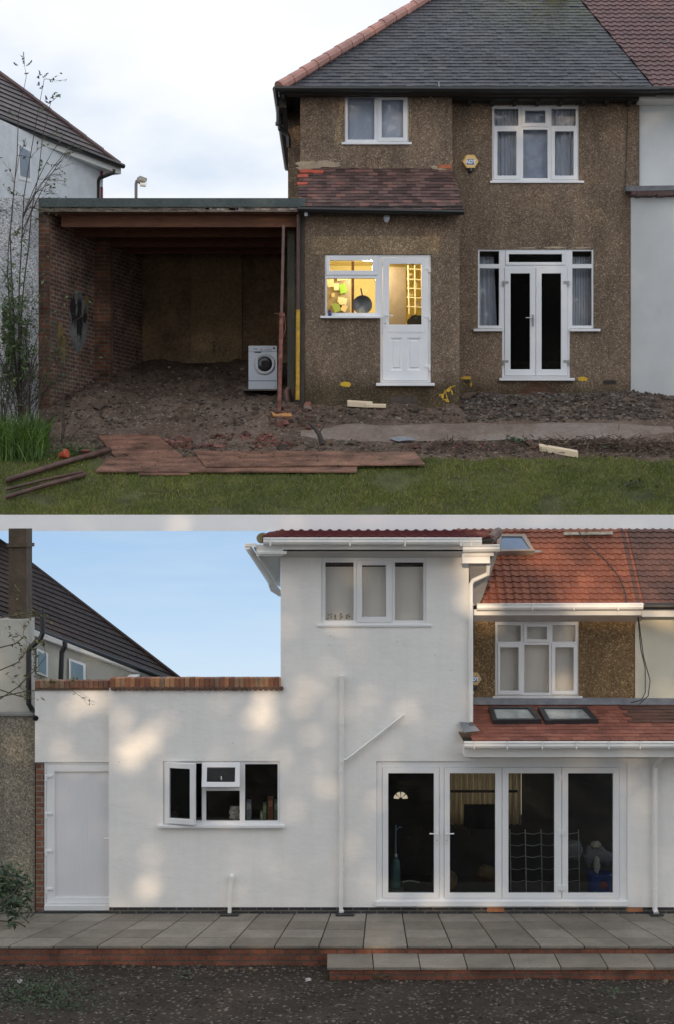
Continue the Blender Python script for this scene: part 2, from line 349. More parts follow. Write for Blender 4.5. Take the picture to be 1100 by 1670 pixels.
def curtain_mat(name, c, s=38, lo=.55):
    m, N, L, b = base_mat(name); t = N.new('ShaderNodeTexCoord').outputs['Object']
    n = noise_n(N, L, t, s*.25, 3, .6, (5, 5, .25)); r = ramp(N, [(.3, tuple(x*lo for x in c)), (.7, c)]); L.new(n.outputs['Fac'], r.inputs[0])
    L.new(r.outputs[0], b.inputs['Base Color']); b.inputs['Roughness'].default_value = .9; MATS[name] = m; return m
net = curtain_mat('net_curtain_cloth', (.80,.84,.90), lo=.72)
blind = M('sky_tone_blind', (.74,.81,.92), .9, .04, 2)  # pale blue stands for sky reflected in the panes
blindB = M('cream_roller_blind', (.90,.87,.80), .9, .05, 1)

# ------------------------------------------------------------------ reusable builders
def curtain(mb, x0, x1, z0, z1, y, amp=.02, wl=.09, flare=0):
    n = max(8, int((x1-x0)/wl*6)); top = []; bot = []
    for i in range(n+1):
        f = i/n; w = math.sin(f*(x1-x0)/wl*2*math.pi+math.sin(f*9)*.8)*amp
        top.append((x0+(x1-x0)*f, y+w*.7, z1)); bot.append((x0+(x1-x0)*f+flare*f, y+w*1.2, z0))
    for i in range(n): mb.face([bot[i], bot[i+1], top[i+1], top[i]])
def window(parent, d, outer, panes, casements=(), sill=None, mat=None, gl=None, depth=.07, name='window', sill_out=.05, label=None):
    """frame panel with holes; each casement = (rect, pane rect) proud of the frame; panes set back"""
    mat = mat or upvc; gl = gl or glass
    fr = MB(); hol = list(panes)+[tuple(c[0]) for c in casements]
    fr.panel(rects(d, outer), rects(d, *hol), d, depth)
    w = fr.build(name, mat, parent, bevel=.004)
    if label: w['label'] = label
    for c in casements:
        cs = MB(); cs.panel(rects(d, c[0]), rects(d, c[1]), d-.014, depth+.01); cs.build('casement', mat, w, bevel=.006)
        g = MB(); g.box(*[X(c[1][0],d)-.005, X(c[1][2],d)+.005], d+.022, d+.030, Z(c[1][3],d)-.005, Z(c[1][1],d)+.005); g.build('pane', gl, w)
    for p in panes:
        g = MB(); g.box(X(p[0],d)-.005, X(p[2],d)+.005, d+.026, d+.034, Z(p[3],d)-.005, Z(p[1],d)+.005); g.build('pane', gl, w)
    if sill:
        s = MB(); s.box(X(sill[0],d), X(sill[2],d), d-sill_out, d+.02, Z(sill[3],d), Z(sill[1],d)-.001); s.build('sill', mat, w, bevel=.004)
    return w
def tiles(mb, o, u, v, U, V, tw, th, kind='flat', thick=.018, jit=.004, amp=.03, lap=.03, seg=8, skip=None, u0=0.0):
    """courses of tiles on the plane o + a*u + b*v, 0<b<V, u0<a<U (u along the eave, v up the slope)"""
    o = Vector(o); u = Vector(u).normalized(); v = Vector(v).normalized(); n = u.cross(v).normalized()
    if n.z < 0: n = -n
    rows = int(math.ceil(V/th)); cols = int(math.ceil((U-u0)/tw))+1
    for j in range(rows):
        for i in range(-1, cols):
            sft = (.5*(j % 2) if kind == 'flat' else 0)
            a0 = u0+(i+sft)*tw; a1 = a0+tw*(.985 if kind == 'flat' else 1.0)
            if skip and skip((a0+a1)/2, (j+.5)*th): continue
            b0 = j*th+rnd.uniform(-jit, jit)*1.2; b1 = (j+1)*th+lap
            h = rnd.uniform(0, jit)
            if kind == 'flat':
                t = thick+h; tl = rnd.uniform(-jit, jit)*.6
                q = [o+u*a0+v*b0+n*(t+tl), o+u*a1+v*b0+n*(t-tl), o+u*a1+v*b1+n*(h+.002), o+u*a0+v*b1+n*(h+.002),
                     o+u*a0+v*b0+n*(h-.004), o+u*a1+v*b0+n*(h-.004)]
                mb.add(q, [(0,1,2,3), (4,5,1,0), (0,3,4), (1,5,2)])
            else:
                vs = []; K = seg
                for k in range(K+1):
                    s = k/K
                    if kind == 'pan':
                        w = amp*(math.sin(math.pi*min(1, s/.62))**1.2 if s < .62 else 0) + .004
                    else: w = 0
                    p = o+u*(a0+(a1-a0)*s)
                    vs += [p+v*b0+n*(w+thick), p+v*b1+n*w, p+v*b0+n*(w-.006)]
                fs = []
                for k in range(K):
                    x = 3*k; fs += [(x, x+3, x+4, x+1), (x+2, x+5, x+3, x)]
                mb.add(vs, fs)
def ridge_caps(mb, a, b, r=.11, step=.33, k=8):
    a = Vector(a); b = Vector(b); t = (b-a); n = int(t.length/step); t.normalize()
    for i in range(n+1):
        p = a+t*(i*step); q = p+t*(step*1.04); up = Vector((0,0,rnd.uniform(-.006,.006)))
        mb.tube([p+up, q+up], [r*1.04, r*.93], k)
def twigs(mb, lf, p, d, length, r, depth, rn, leafn=0, leaf=.05, spread=.7, droop=-.02, maxseg=5):
    pts = [Vector(p)]; dirv = Vector(d).normalized(); seg = length/maxseg
    for i in range(maxseg):
        dirv = (dirv+Vector((rn.uniform(-1,1), rn.uniform(-1,1), rn.uniform(-1,1)))*.18+Vector((0,0,droop))).normalized()
        pts.append(pts[-1]+dirv*seg)
    mb.tube(pts, [r*(1-.6*i/maxseg) for i in range(maxseg+1)], 5, cap=False)
    if depth > 0:
        for i in range(rn.randint(2, 4)):
            k = rn.randint(1, maxseg); q = pts[k]
            nd = (dirv+Vector((rn.uniform(-1,1), rn.uniform(-1,1)*.7, rn.uniform(-.6,1)))*spread).normalized()
            twigs(mb, lf, q, nd, length*rn.uniform(.45,.75), r*.55, depth-1, rn, leafn, leaf, spread, droop, maxseg)
    if lf is not None and depth <= 1 and leafn:
        for i in range(leafn):
            q = pts[rn.randint(1, maxseg)]+Vector((rn.uniform(-1,1), rn.uniform(-1,1), rn.uniform(-1,1)))*leaf*.8
            leafquad(lf, q, leaf*rn.uniform(.6,1.2), rn)
def leafquad(lf, q, s, rn):
    a = Vector((rn.uniform(-1,1), rn.uniform(-1,1), rn.uniform(-.6,.6))).normalized(); b = a.orthogonal().normalized()
    b = (b+a.cross(b)*rn.uniform(-1,1)).normalized(); m = b.cross(a)*s*.12
    lf.face([q-a*s, q-a*s*.1+b*s*.38+m, q+a*s, q-a*s*.1-b*s*.38+m])
def stones(mb, pts, rn, flat=.7):
    for (p, s) in pts:
        p = Vector(p); k = [Vector((sx*rn.uniform(.6,1.1), sy*rn.uniform(.6,1.1), sz*rn.uniform(.5,1.0)*flat))*s for sz in (-1,1) for (sx,sy) in ((-1,-1),(1,-1),(1,1),(-1,1))]
        rot = Matrix.Rotation(rn.uniform(0,6.28), 3, 'Z') @ Matrix.Rotation(rn.uniform(-.5,.5), 3, 'X')
        mb.add([p+rot@q for q in k], [(0,3,2,1),(4,5,6,7),(0,1,5,4),(1,2,6,5),(2,3,7,6),(3,0,4,7)])
# ================================================================== UPPER GARDEN (building site behind the old house)
def prof(pts, x):
    for i in range(len(pts)-1):
        if x <= pts[i+1][0]:
            t = (x-pts[i][0])/(pts[i+1][0]-pts[i][0]); return pts[i][1]+(pts[i+1][1]-pts[i][1])*max(0, t)
    return pts[-1][1]
def gA(x, d):
    z = prof([(22.8,5.50),(24.6,6.46),(26.5,7.46),(27.6,7.72),(30,8.56),(34,8.75),(60,8.9)], d)
    rough_ = max(0, min(1, (d-24.55)/.5))*(1 if d < 31 else .3)
    onpath = max(0, 1-abs((d-25.5))/.42)*(1 if x > -1.0 else .35)
    a = .075*rough_*(1-min(1, onpath*1.6))+.006
    z += a*noise.noise(Vector((x*1.3, d*1.8, 3)))+a*.7*noise.noise(Vector((x*4.5, d*5, 7)))+a*.35*noise.noise(Vector((x*13, d*13, 1)))
    # heap of soil inside the garage and against its brick wall
    if -5.0 < x < -3.0 and 26 < d < 29.5: z += .16*math.exp(-((x+4.2)/.6)**2-((d-27.4)/.9)**2)
    if x > 3.0: z += .10*math.exp(-((d-27.0)/.5)**2)*min(1, (x-3)*.8)
    return z
def onA(px, py):          # point of the upper ground seen at a picture position
    d = 22.9
    while d < 33:
        if H+(HY-py)/F*d < gA(X(px, d), d): break
        d += .02
    return Vector((X(px, d), d, gA(X(px, d), d)))
def grid_mesh(xs, ds, fn):
    mb = MB(); nx, nd = len(xs), len(ds)
    mb.v = [(x, d, fn(x, d)) for d in ds for x in xs]
    mb.f = [(j*nx+i, j*nx+i+1, (j+1)*nx+i+1, (j+1)*nx+i) for j in range(nd-1) for i in range(nx-1)]; mb.m = [0]*len(mb.f); return mb
soilB = None
# soil material: dirt / pale worn earth, with damp path
def soilmat(name, dark, mid, pale, sc=1.2):
    m, N, L, b = base_mat(name); t = N.new('ShaderNodeTexCoord').outputs['Object']
    n = noise_n(N, L, t, sc, 8, .7); r = ramp(N, [(.3, dark), (.5, mid), (.72, pale)]); L.new(n.outputs['Fac'], r.inputs[0])
    n2 = noise_n(N, L, t, 26, 5, .75); r2 = ramp(N, [(.32, (.55,.55,.55)), (.68, (1.35,1.32,1.3))]); L.new(n2.outputs['Fac'], r2.inputs[0])
    c = mixc(N, L, 'MULTIPLY', 1.0, r.outputs[0], r2.outputs[0])
    v = N.new('ShaderNodeTexVoronoi'); v.inputs['Scale'].default_value = 34; L.new(t, v.inputs['Vector'])
    s = N.new('ShaderNodeSeparateColor'); L.new(v.outputs['Color'], s.inputs[0]); r3 = ramp(N, [(.90, (0,0,0)), (.97, (.5,.5,.5))]); L.new(s.outputs[1], r3.inputs[0])
    c = mixc(N, L, 'MIX', r3.outputs[0], c, (.34,.30,.27))
    L.new(c, b.inputs['Base Color']); b.inputs['Roughness'].default_value = .8; b.inputs['Specular IOR Level'].default_value = .3
    bump(N, L, b, n2.outputs['Fac'], .03); MATS[name] = m; return m
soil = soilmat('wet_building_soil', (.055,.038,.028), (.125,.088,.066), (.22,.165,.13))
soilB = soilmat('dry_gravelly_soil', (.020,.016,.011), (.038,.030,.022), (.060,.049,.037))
turf = M('turf_base', (.050,.058,.016), .9, .35, 2.5, c2=(.08,.085,.03), bmp=.02, fine=.3)
xs = [-30,-20,-12]+[round(-8+.06*i, 3) for i in range(267)]+[12,20,30]
ds = [22.8+.05*i for i in range(36)]+[24.6+.045*i for i in range(71)]+[27.9+.12*i for i in range(26)]+[32,36,44,60,90]
gm = grid_mesh(xs, ds, gA)
for k, f in enumerate(gm.f):
    c = sum(gm.v[i][1] for i in f)/4; x = sum(gm.v[i][0] for i in f)/4
    edge = 24.55+.13*noise.noise(Vector((x*1.1, 0, 5)))+.07*noise.noise(Vector((x*5, 0, 9)))
    if x < -4.1: edge += .15
    if c < edge: gm.m[k] = 1
tag(gm.build('ground', [soil, turf], smooth=True), 'muddy brown earth and turf of the upper garden', None, kind='structure')
# made-up edge: white band added between upper and lower gardens, over a plain wall
white_stone = M('white_divider', (.92,.92,.92), .7, .02, 2)
mb = MB(); mb.box(-30, 30, 22.66, 22.82, 5.295, 5.535)
t = thing('divider_wall', 'long plain white band added between the lawn above and the extension below', 'wall', (0, 22.7, 5.0))
mb.build('divider_band', white_stone, t)
mb = MB(); mb.box(-30, 30, 23.42, 23.9, 0, 5.29); mb.build('wall_face', grey_wall, t)
# the concrete path strip across the site
def path_mesh(x0, x1, dc, wfn, lift=.012):
    mb = MB(); n = int((x1-x0)/.12); rows = 7; vs = []
    for i in range(n+1):
        x = x0+(x1-x0)*i/n; w = wfn(x)
        for j in range(rows):
            d = dc(x)+w*(j/(rows-1)-.5)
            e_ = .035 if j in (0, rows-1) else 0
            vs.append((x, d, prof([(22.8,5.50),(24.6,6.46),(26.5,7.46)], d)+lift-e_+.008*noise.noise(Vector((x*2,d*3,2)))))
    for i in range(n):
        for j in range(rows-1): mb.f.append((i*rows+j, (i+1)*rows+j, (i+1)*rows+j+1, i*rows+j+1)); mb.m.append(0)
    mb.v = vs; return mb
m, N_, L_, b_ = base_mat('damp_concrete'); t_ = N_.new('ShaderNodeTexCoord').outputs['Object']
n_ = noise_n(N_, L_, t_, .9, 7, .7); r_ = ramp(N_, [(.3, (.11,.078,.057)), (.5, (.19,.145,.12)), (.7, (.25,.22,.20))]); L_.new(n_.outputs['Fac'], r_.inputs[0]); 
n2_ = noise_n(N_, L_, t_, 18, 5, .7); r2_ = ramp(N_, [(.3, (.7,.7,.7)), (.7, (1.2,1.2,1.2))]); L_.new(n2_.outputs['Fac'], r2_.inputs[0])
L_.new(mixc(N_, L_, 'MULTIPLY', 1.0, r_.outputs[0], r2_.outputs[0]), b_.inputs['Base Color'])
rr_ = ramp(N_, [(.4, (.75,.75,.75)), (.62, (.28,.28,.28))]); L_.new(n_.outputs['Fac'], rr_.inputs[0]); L_.new(rr_.outputs[0], b_.inputs['Roughness']); bump(N_, L_, b_, n2_.outputs['Fac'], .006)
MATS['damp_concrete'] = m
pm = path_mesh(-.6, 5.6, lambda x: 25.43+.02*x+.05*noise.noise(Vector((x*1.5,0,0))), lambda x: .62*min(1, (x+.75)*1.2)*min(1, (5.9-x)*.8)+.08*noise.noise(Vector((x*2,3,0))), .035)
tag(pm.build('path', m, smooth=True), 'damp grey concrete path strip across the mud', None, kind='structure')

pm = path_mesh(-4.75, -.75, lambda x: 25.35+.08*noise.noise(Vector((x*.8,1,0))), lambda x: .50*min(1, (x+4.9)*1.5)*min(1, (-.6-x)*2)+.12*noise.noise(Vector((x*2.3,8,0))), .012)
tag(pm.build('path', soilmat('trodden_earth', (.07,.048,.036), (.13,.092,.07), (.20,.15,.12)), smooth=True), 'trodden brown earth track in front of the open garage', None, kind='structure')
mb = MB(); c0_ = onA(655,721); pts = []
for i in range(18):
    q = 2*math.pi*i/18; k = 1+rnd.uniform(-.25,.2); x_ = c0_.x+.22*k*math.cos(q); d_ = c0_.y+.085*k*math.sin(q); pts.append(Vector((x_, d_, prof([(22.8,5.50),(24.6,6.46),(26.5,7.46)], d_)+.040)))
mb.slab(pts, (0,0,.003)); tag(mb.build('puddle', M('puddle_water', (.16,.18,.21), .08, .05, spec=1)), 'small shallow puddle reflecting the sky on the path edge', None, kind='structure')
# ---------------------------------------------------------------- the pebbledashed house, upper photo
dK, dU, dM = 26.5, 27.3, 27.6
hA = thing('house', 'brown pebbledashed house with dark slate-coloured roof and white doors, above the lawn', 'house', (2.2, 28, 7.6))
kit_holes = [(530,415,620.4,516), (620.4,415,703.3,624)]
mb = MB()
mb.panel(rects(dK, (497,330,750,700)), rects(dK, *kit_holes), dK, .12)
kx0, kx1 = X(497,dK), X(750,dK); kzt, kzb = Z(344,dK), Z(700,dK)
mb.box(kx0, kx0+.12, dK+.121, dM+.4, kzb, kzt); mb.box(kx1-.12, kx1, dK+.121, dM, kzb, kzt)
mb.build('kitchen_wall', peb, hA)
mb = MB()
mb.panel(rects(dU, (490,146,738,345)), rects(dU, (562.6,152,667,232)), dU, .12)
ux0, ux1 = X(490,dU), X(738,dU)
mb.box(ux0, ux0+.12, dU+.121, dM+.9, Z(345,dU), Z(146,dU)); mb.box(ux1-.12, ux1, dU+.121, dM, Z(345,dU), Z(146,dU))
mb.build('bay_wall', peb, hA)
mb = MB()
mr_holes = [(803,171,944.6,295), (780,406,819.5,535.5), (819.5,406,930.5,616), (930.5,406,969,535.5)]
mb.panel(rects(dM, (738,150,1043,700)), rects(dM, *mr_holes), dM, .15)
mx1 = X(1043,dM)
mb.build('main_wall', peb, hA)
mb = MB()   # flank wall, back wall, ceilings
fx = X(470, 28.2)
mb.box(fx, fx+.15, 28.2, 33.0, 8.3, 12.98); mb.box(fx+.151, ux0+.3, 28.2, 28.35, 8.3, 12.98)
mb.box(fx+.151, mx1, 33.0, 33.15, 7, 12.98); mb.box(mx1-.15, mx1, dM+.151, 32.99, 7, 12.98)
mb.build('flank_wall', peb, hA)
mb = MB(); mb.box(.2, mx1-.2, dM+.2, 32.9, 10.25, 10.4); mb.box(X(735,dM), X(735,dM)+.12, dM+.2, 32.9, 7.3, 10.24); mb.box(.9, mx1-.2, 31.2, 31.3, 7.6, 12.8)
mb.build('inner_floor', dark_room, hA)
# pale dash band over the kitchen window, brick patches and cement repairs
mb = MB(); mb.pb(509,385,717,414.5, dK-.004, .02); mb.build('lintel', lintelm, hA)
def blob(mb, cx, cy, rx, ry, d, t=.006, n=18, rn=rnd, jag=.3):
    pts = []
    for i in range(n):
        q = -2*math.pi*i/n; k = 1+rn.uniform(-jag, jag); pts.append(P(cx+rx*k*math.cos(q), cy+ry*k*math.sin(q), d))
    mb.slab(pts, (0, t, 0))
def strip_patch(mb, pts, d, t=.005):
    mb.slab([P(a, b, d) for a, b in pts], (0, t, 0))
for k_, (cx, cy, rx, ry) in enumerate(((558,170,4,12),(556,185,4,9),(553,200,5,9),(551,215,6,10),(552,228,8,8),(559,158,3,7),(669,170,2,14),(669.5,190,2.5,13),(669,212,2,14))):
    mb = MB(); blob(mb, cx, cy, rx, ry, dU-.003-.0007*k_, .003); mb.build('cement_patch', lintelm, hA)
for k_, (cx, cy, rx, ry) in enumerate(((505,269,20,6),(530,267,18,5),(546,268,10,4),(497,273,12,6),(709,272,6,3),(718,277,12,3))):
    mb = MB(); blob(mb, cx, cy, rx, ry, dU-.012-.002*k_, .009); mb.build('cement_fillet', cement, hA)
mb = MB(); mb.pb(716,268,737,276, dU-.016, .03); mb.build('exposed_brick', M('bare_orange_brick', (.42,.13,.06), .8, .25, 12, bmp=.004), hA)
mb = MB(); strip_patch(mb, [(833,652),(845,640),(858,629),(872,624),(890,625),(905,634),(912,643),(925,652)][::-1], dM-.008, .02)
mb.build('exposed_brick', brickmat('damp_bare_brick', (.13,.06,.04), (.10,.05,.035), (.08,.065,.05), stain=.4), hA)
mb = MB(); mb.pb(985,620,1005,626, dM-.010, .02); mb.build('air_brick', M('dark_air_brick', (.035,.028,.024), .8), hA)
mb = MB(); mb.pb(636,646,681,662, dK-.008, .02); mb.build('damp_course_patch', M('damp_stain_patch', (.07,.055,.045), .8, .3, 12, fine=.3), hA)
for (cx, cy, rx, ry) in ((860,404,12,1.6),(905,403.5,20,1.8),(950,404,14,1.4)):
    mb = MB(); blob(mb, cx, cy, rx, ry, dM-.004); mb.build('cement_patch', cement, hA)
# dark seam where the main wall meets the neighbour, cable
mb = MB(); mb.tube([P(1025,155,dM-.02), P(1024,200,dM-.02), P(1022,260,dM-.02), P(1020,305,dM-.02)], .006, 5); mb.build('cable', black_gut, hA)
# yellow sprayed marks
for pts in ([(556,624),(562,622),(570,623),(573,627),(570,631),(560,630),(555,628)],):
    mb = MB(); strip_patch(mb, pts, dK-.004); mb.build('spray_mark', spray, hA)
def spraymark(segs, d, r=.012, dots=()):
    mb = MB()
    for (a, b, c, e) in segs:
        n = 7; ps = [P(a+(c-a)*k/n+rnd.uniform(-.9,.9), b+(e-b)*k/n+rnd.uniform(-.9,.9), d-.001) for k in range(n+1)]
        mb.tube(ps, [r*rnd.uniform(.3,1.0) for _ in ps], 5)
    for (cx, cy, rx, ry) in dots: blob(mb, cx, cy, rx, ry, d-.003, .008, 14, jag=.4)
    mb.build('spray_mark', spray, hA)
spraymark([(717,645,728,640),(728,640,734,632),(734,632,744,629),(726,635,723,651),(723,651,732,655),(732,655,727,640),(734,630,739,644)], dK, .014, [(732,636,3,2.4),(722,645,2.2,3)])
spraymark([(757,620,758,627),(768,620,768,630)], dM-.004, .012, [(762,616,9,2.6),(769,626,2.2,4)])
mb = MB(); strip_patch(mb, [(944,615),(952,614),(958,616),(959,620),(950,622),(943,620)], dM-.006); mb.build('spray_mark', spray, hA)
mb = MB(); mb.pb(756,619,769,625, dM-.012, .02); mb.build('air_brick', MATS['dark_air_brick'], hA)

# windows
window(hA, dU+.02, (562.6,152,667,232), [(567.5,158,611,227)], [((616,154.5,665.5,230),(623,162,658,224))], (557.5,232,672,236), label='white bathroom window, left part fixed and right part a casement')
w = window(hA, dM+.02, (803,171,944.6,295), [(806.7,176.6,846,204.5),(900,176.6,939.6,204.5),(853.8,211,893.8,290)],
  [((850.5,173.5,896,206.5),(857,180,890,200)), ((805.5,207.5,848,292.6),(811.7,214,842.7,286)), ((899.5,207.5,942.6,292.6),(905.6,214,936,286))], (799.6,295,952.7,298.7), label='white six-light bedroom window with net curtains')
mb = MB(); mb.box(X(560,dU), X(670,dU), dU+.125, dU+.135, Z(235,dU), Z(148,dU)); mb.build('backing_blind', blind, hA)  # sheet close behind the glass, its colour imitating a sky reflection
mb = MB(); dc = dM+.19
curtain(mb, X(803,dM), X(851,dM), Z(297,dM), Z(170,dM), dc, .02, .07); mb.build('curtain', net, hA)
mb = MB(); curtain(mb, X(898,dM), X(946,dM), Z(297,dM), Z(170,dM), dc, .02, .08); mb.build('curtain', net, hA)
mb = MB(); mb.box(X(852,dM), X(897,dM), dc+.0, dc+.02, Z(297,dM), Z(170,dM)); mb.build('backing_blind', M('dim_blue_blind', (.60,.68,.80), .9), hA)  # blue sheet giving the middle panes the tone of reflected sky
# kitchen window and back door
window(hA, dK+.02, (530,415,620.4,516), [(533.4,453.6,612.5,510)], [((532.5,417.5,616,448.5),(538.4,424.5,607.6,441))], (523,516,620.2,519.7), sill_out=.10, label='white kitchen window lit yellow from inside')
mb = MB(); mb.panel(rects(dK, (620.4,415,703.3,624)), rects(dK, (624.3,419,699,621)), dK+.02, .07); dfr = mb.build('door_frame', upvc, hA, bevel=.004)
mb = MB(); dl = dK+.008
mb.panel(rects(dK, (624.8,419.5,698.5,620.6)), rects(dK, (635,430,688,531), (637.5,551,656.5,603.5), (665,551,686.5,603.5)), dl, .05)
dr = mb.build('back_door', upvc, hA, bevel=.006)
mb = MB(); mb.pb(633,529,690,541.5, dl-.006, .01); mb.pb(634,541.8,690,543, dl-.003, .004); mb.build('door_rail', upvc, dr, bevel=.002)
for q in ((637.5,551,656.5,603.5), (665,551,686.5,603.5)):
    mb = MB(); a, b, c, e = q; x0, x1, z0, z1 = X(a,dK)+.001, X(c,dK)-.001, Z(e,dK)+.001, Z(b,dK)-.001; i = .035
    o_ = [(x0,dl+.006,z0),(x1,dl+.006,z0),(x1,dl+.006,z1),(x0,dl+.006,z1)]; n_ = [(x0+i,dl+.022,z0+i),(x1-i,dl+.022,z0+i),(x1-i,dl+.022,z1-i),(x0+i,dl+.022,z1-i)]; r_ = [(x0+i*1.5,dl+.002,z0+i*1.5),(x1-i*1.5,dl+.002,z0+i*1.5),(x1-i*1.5,dl+.002,z1-i*1.5),(x0+i*1.5,dl+.002,z1-i*1.5)]
    mb.add(o_+n_+r_, [(k,(k+1)%4,4+(k+1)%4,4+k) for k in range(4)]+[(4+k,4+(k+1)%4,8+(k+1)%4,8+k) for k in range(4)]+[(8,9,10,11)])
    mb.build('door_panel', upvc, dr)
mb = MB(); mb.box(X(634.5,dK), X(688.5,dK), dl+.028, dl+.036, Z(531.5,dK), Z(429.5,dK)); mb.build('pane', glass, dr)
mb = MB(); hz = Z(514.7,dK); mb.box(X(627.8,dK), X(630.2,dK), dl-.012, dl, Z(533,dK), Z(510,dK)); mb.tube([(X(629,dK), dl-.04, hz), (X(641.6,dK), dl-.045, hz)], .010, 8); mb.tube([(X(629,dK), dl, hz), (X(629,dK), dl-.045, hz)], .009, 8); mb.build('handle', upvc, dr, bevel=.002)
mb = MB(); mb.lathe((X(629,dK), dl-.013, Z(527.5,dK)), (0,-1,0), [(0,.010),(.002,.009)], 10); mb.build('keyhole', black_gut, dr)
for y in (437.6,516,597.6):
    mb = MB(); mb.pb(693,y-2.2,700,y+2, dl-.012, .012); mb.pb(699.5,y-2.5,702.8,y+6.5, dl-.018, .03); mb.build('hinge', upvc, dr, bevel=.003)
mb = MB(); mb.pb(614,624.3,709.4,629, dK-.10, .12); mb.build('threshold', upvc, hA, bevel=.004)
# french doors with side lights
mb = MB(); mb.panel(rects(dM, (780,406,819.5,535.5), (819.5,406,930.5,616), (930.5,406,969,535.5)),
  rects(dM, (782.7,409,814.6,430), (782.7,437,814.6,530.5), (934.5,409,966,430), (934.5,437,966,530.5), (825,408.5,922.6,432), (823.5,435.5,926.5,613)), dM+.02, .07)
fd = mb.build('french_door_frame', upvc, hA, bevel=.004)
for q in ((782.7,409,814.6,430), (782.7,437,814.6,530.5), (934.5,409,966,430), (934.5,437,966,530.5)):
    mb = MB(); mb.box(X(q[0],dM)-.004, X(q[2],dM)+.004, dM+.046, dM+.054, Z(q[3],dM)-.004, Z(q[1],dM)+.004); mb.build('pane', glass, fd)
mb = MB(); mb.panel(rects(dM, (825.2,408.7,922.4,431.8)), rects(dM, (830.6,414,917.4,427)), dM+.006, .06); tr = mb.build('transom_light', upvc, hA, bevel=.005)
mb = MB(); mb.box(X(830,dM), X(918,dM), dM+.04, dM+.048, Z(427.5,dM), Z(413.5,dM)); mb.build('pane', glass_dark, tr)
for (q, p, hx, sgn) in (((823.8,435.8,874.3,612.6),(833.3,445.5,865,602),822,1), ((875,435.8,926.2,612.6),(884,445.5,915.7,602),927.5,-1)):
    mb = MB(); mb.panel(rects(dM, q), rects(dM, p), dM+.006, .055); lf_ = mb.build('french_door', upvc, hA, bevel=.006)
    mb = MB(); mb.box(X(p[0],dM)-.004, X(p[2],dM)+.004, dM+.035, dM+.043, Z(p[3],dM)-.004, Z(p[1],dM)+.004); mb.build('pane', glass_dark, lf_)
    for y in (460, 589):
        mb = MB(); mb.pb(min(hx,hx+sgn*8),y-2,max(hx,hx+sgn*8),y+1.5, dM-.008, .014); mb.pb(hx-1.5,y-2.3,hx+1.5,y+6, dM-.012, .022); mb.build('hinge', chrome, lf_, bevel=.002)
    if sgn == 1:
        mb = MB(); mb.pb(868.3,513,871,532, dM-.006, .012); mb.tube([P(869.6,518,dM-.05), P(858,518,dM-.05)], .010, 8); mb.tube([P(869.6,518,dM), P(869.6,518,dM-.055)], .009, 8); mb.build('handle', chrome, lf_)
mb = MB(); mb.pb(773,536,819.3,540, dM-.06, .08); mb.build('sill', upvc, hA, bevel=.004)
mb = MB(); mb.pb(930.7,536,980,540, dM-.06, .08); mb.build('sill', upvc, hA, bevel=.004)
mb = MB(); mb.pb(815,616.3,938,620.5, dM-.10, .12); mb.build('threshold', upvc, hA, bevel=.004)
mb = MB(); curtain(mb, X(779,dM), X(808,dM), Z(538,dM), Z(404,dM), dM+.25, .02, .07, .06); mb.build('curtain', net, hA)
mb = MB()
for i in range(9):
    x = X(932+i*4.3, dM); mb.obox((x, dM+.25, (Z(538,dM)+Z(404,dM))/2), (.022,.008,0), (-.0005,.001,0), (0,0,(Z(404,dM)-Z(538,dM))/2))
mb.build('vertical_blind', net, hA)
# kitchen interior, lit
kr = M('yellow_kitchen_wall', (.72,.61,.27), .8, .05)
mb = MB(); a, b = X(520,dK), X(735,dK); y0, y1 = dK+.125, 28.6; z0, z1 = 7.55, Z(400,dK)
mb.face([(a,y1,z0),(b,y1,z0),(b,y1,z1),(a,y1,z1)]); mb.face([(a,y0,z0),(a,y1,z0),(a,y1,z1),(a,y0,z1)]); mb.face([(b,y0,z0),(b,y0,z1),(b,y1,z1),(b,y1,z0)]); mb.face([(a,y0,z1),(a,y1,z1),(b,y1,z1),(b,y0,z1)]); mb.face([(a,y0,z0),(b,y0,z0),(b,y1,z0),(a,y1,z0)])
mb.build('kitchen_lining', kr, hA)
mb = MB(); mb.box(X(574,dK), X(578.5,dK), dK+.5, dK+.53, 8.2, Z(418,dK)); mb.build('shelf_post', M('dark_shelf_post', (.16,.07,.03), .6), hA)
brd = M('grey_brown_board', (.33,.27,.17), .8)
mb = MB(); mb.box(X(524,27.4), X(572,27.4), 27.4, 27.43, Z(522,27.4), Z(446,27.4)); pin = mb.build('pin_board', brd, hA)
for (x0,y0,x1,y1,c,rot) in ((534,455,545,468,(.80,.68,.42),.1),(545,462,553,473,(.85,.74,.5),0),(554,463,565,478,(.30,.55,.06),.25),(551,485,566,497,(.85,.72,.45),-.2),(557,497,566,508,(.80,.62,.34),-.4),(543,494,555,509,(.33,.45,.12),.35),(541,478,546,484,(.7,.55,.3),.1),(550,452,566,457,(.75,.6,.35),.12)):
    mb = MB(); c0 = P((x0+x1)/2,(y0+y1)/2,27.38); w2 = (x1-x0)/2/F*27.4; h2 = (y1-y0)/2/F*27.4
    mb.obox(c0, Vector((math.cos(rot),0,math.sin(rot)))*w2, (0,.004,0), Vector((-math.sin(rot),0,math.cos(rot)))*h2)
    mb.build('pinned_paper', M('paper_%d_%d' % (x0, y0), c, .8, .05), pin)
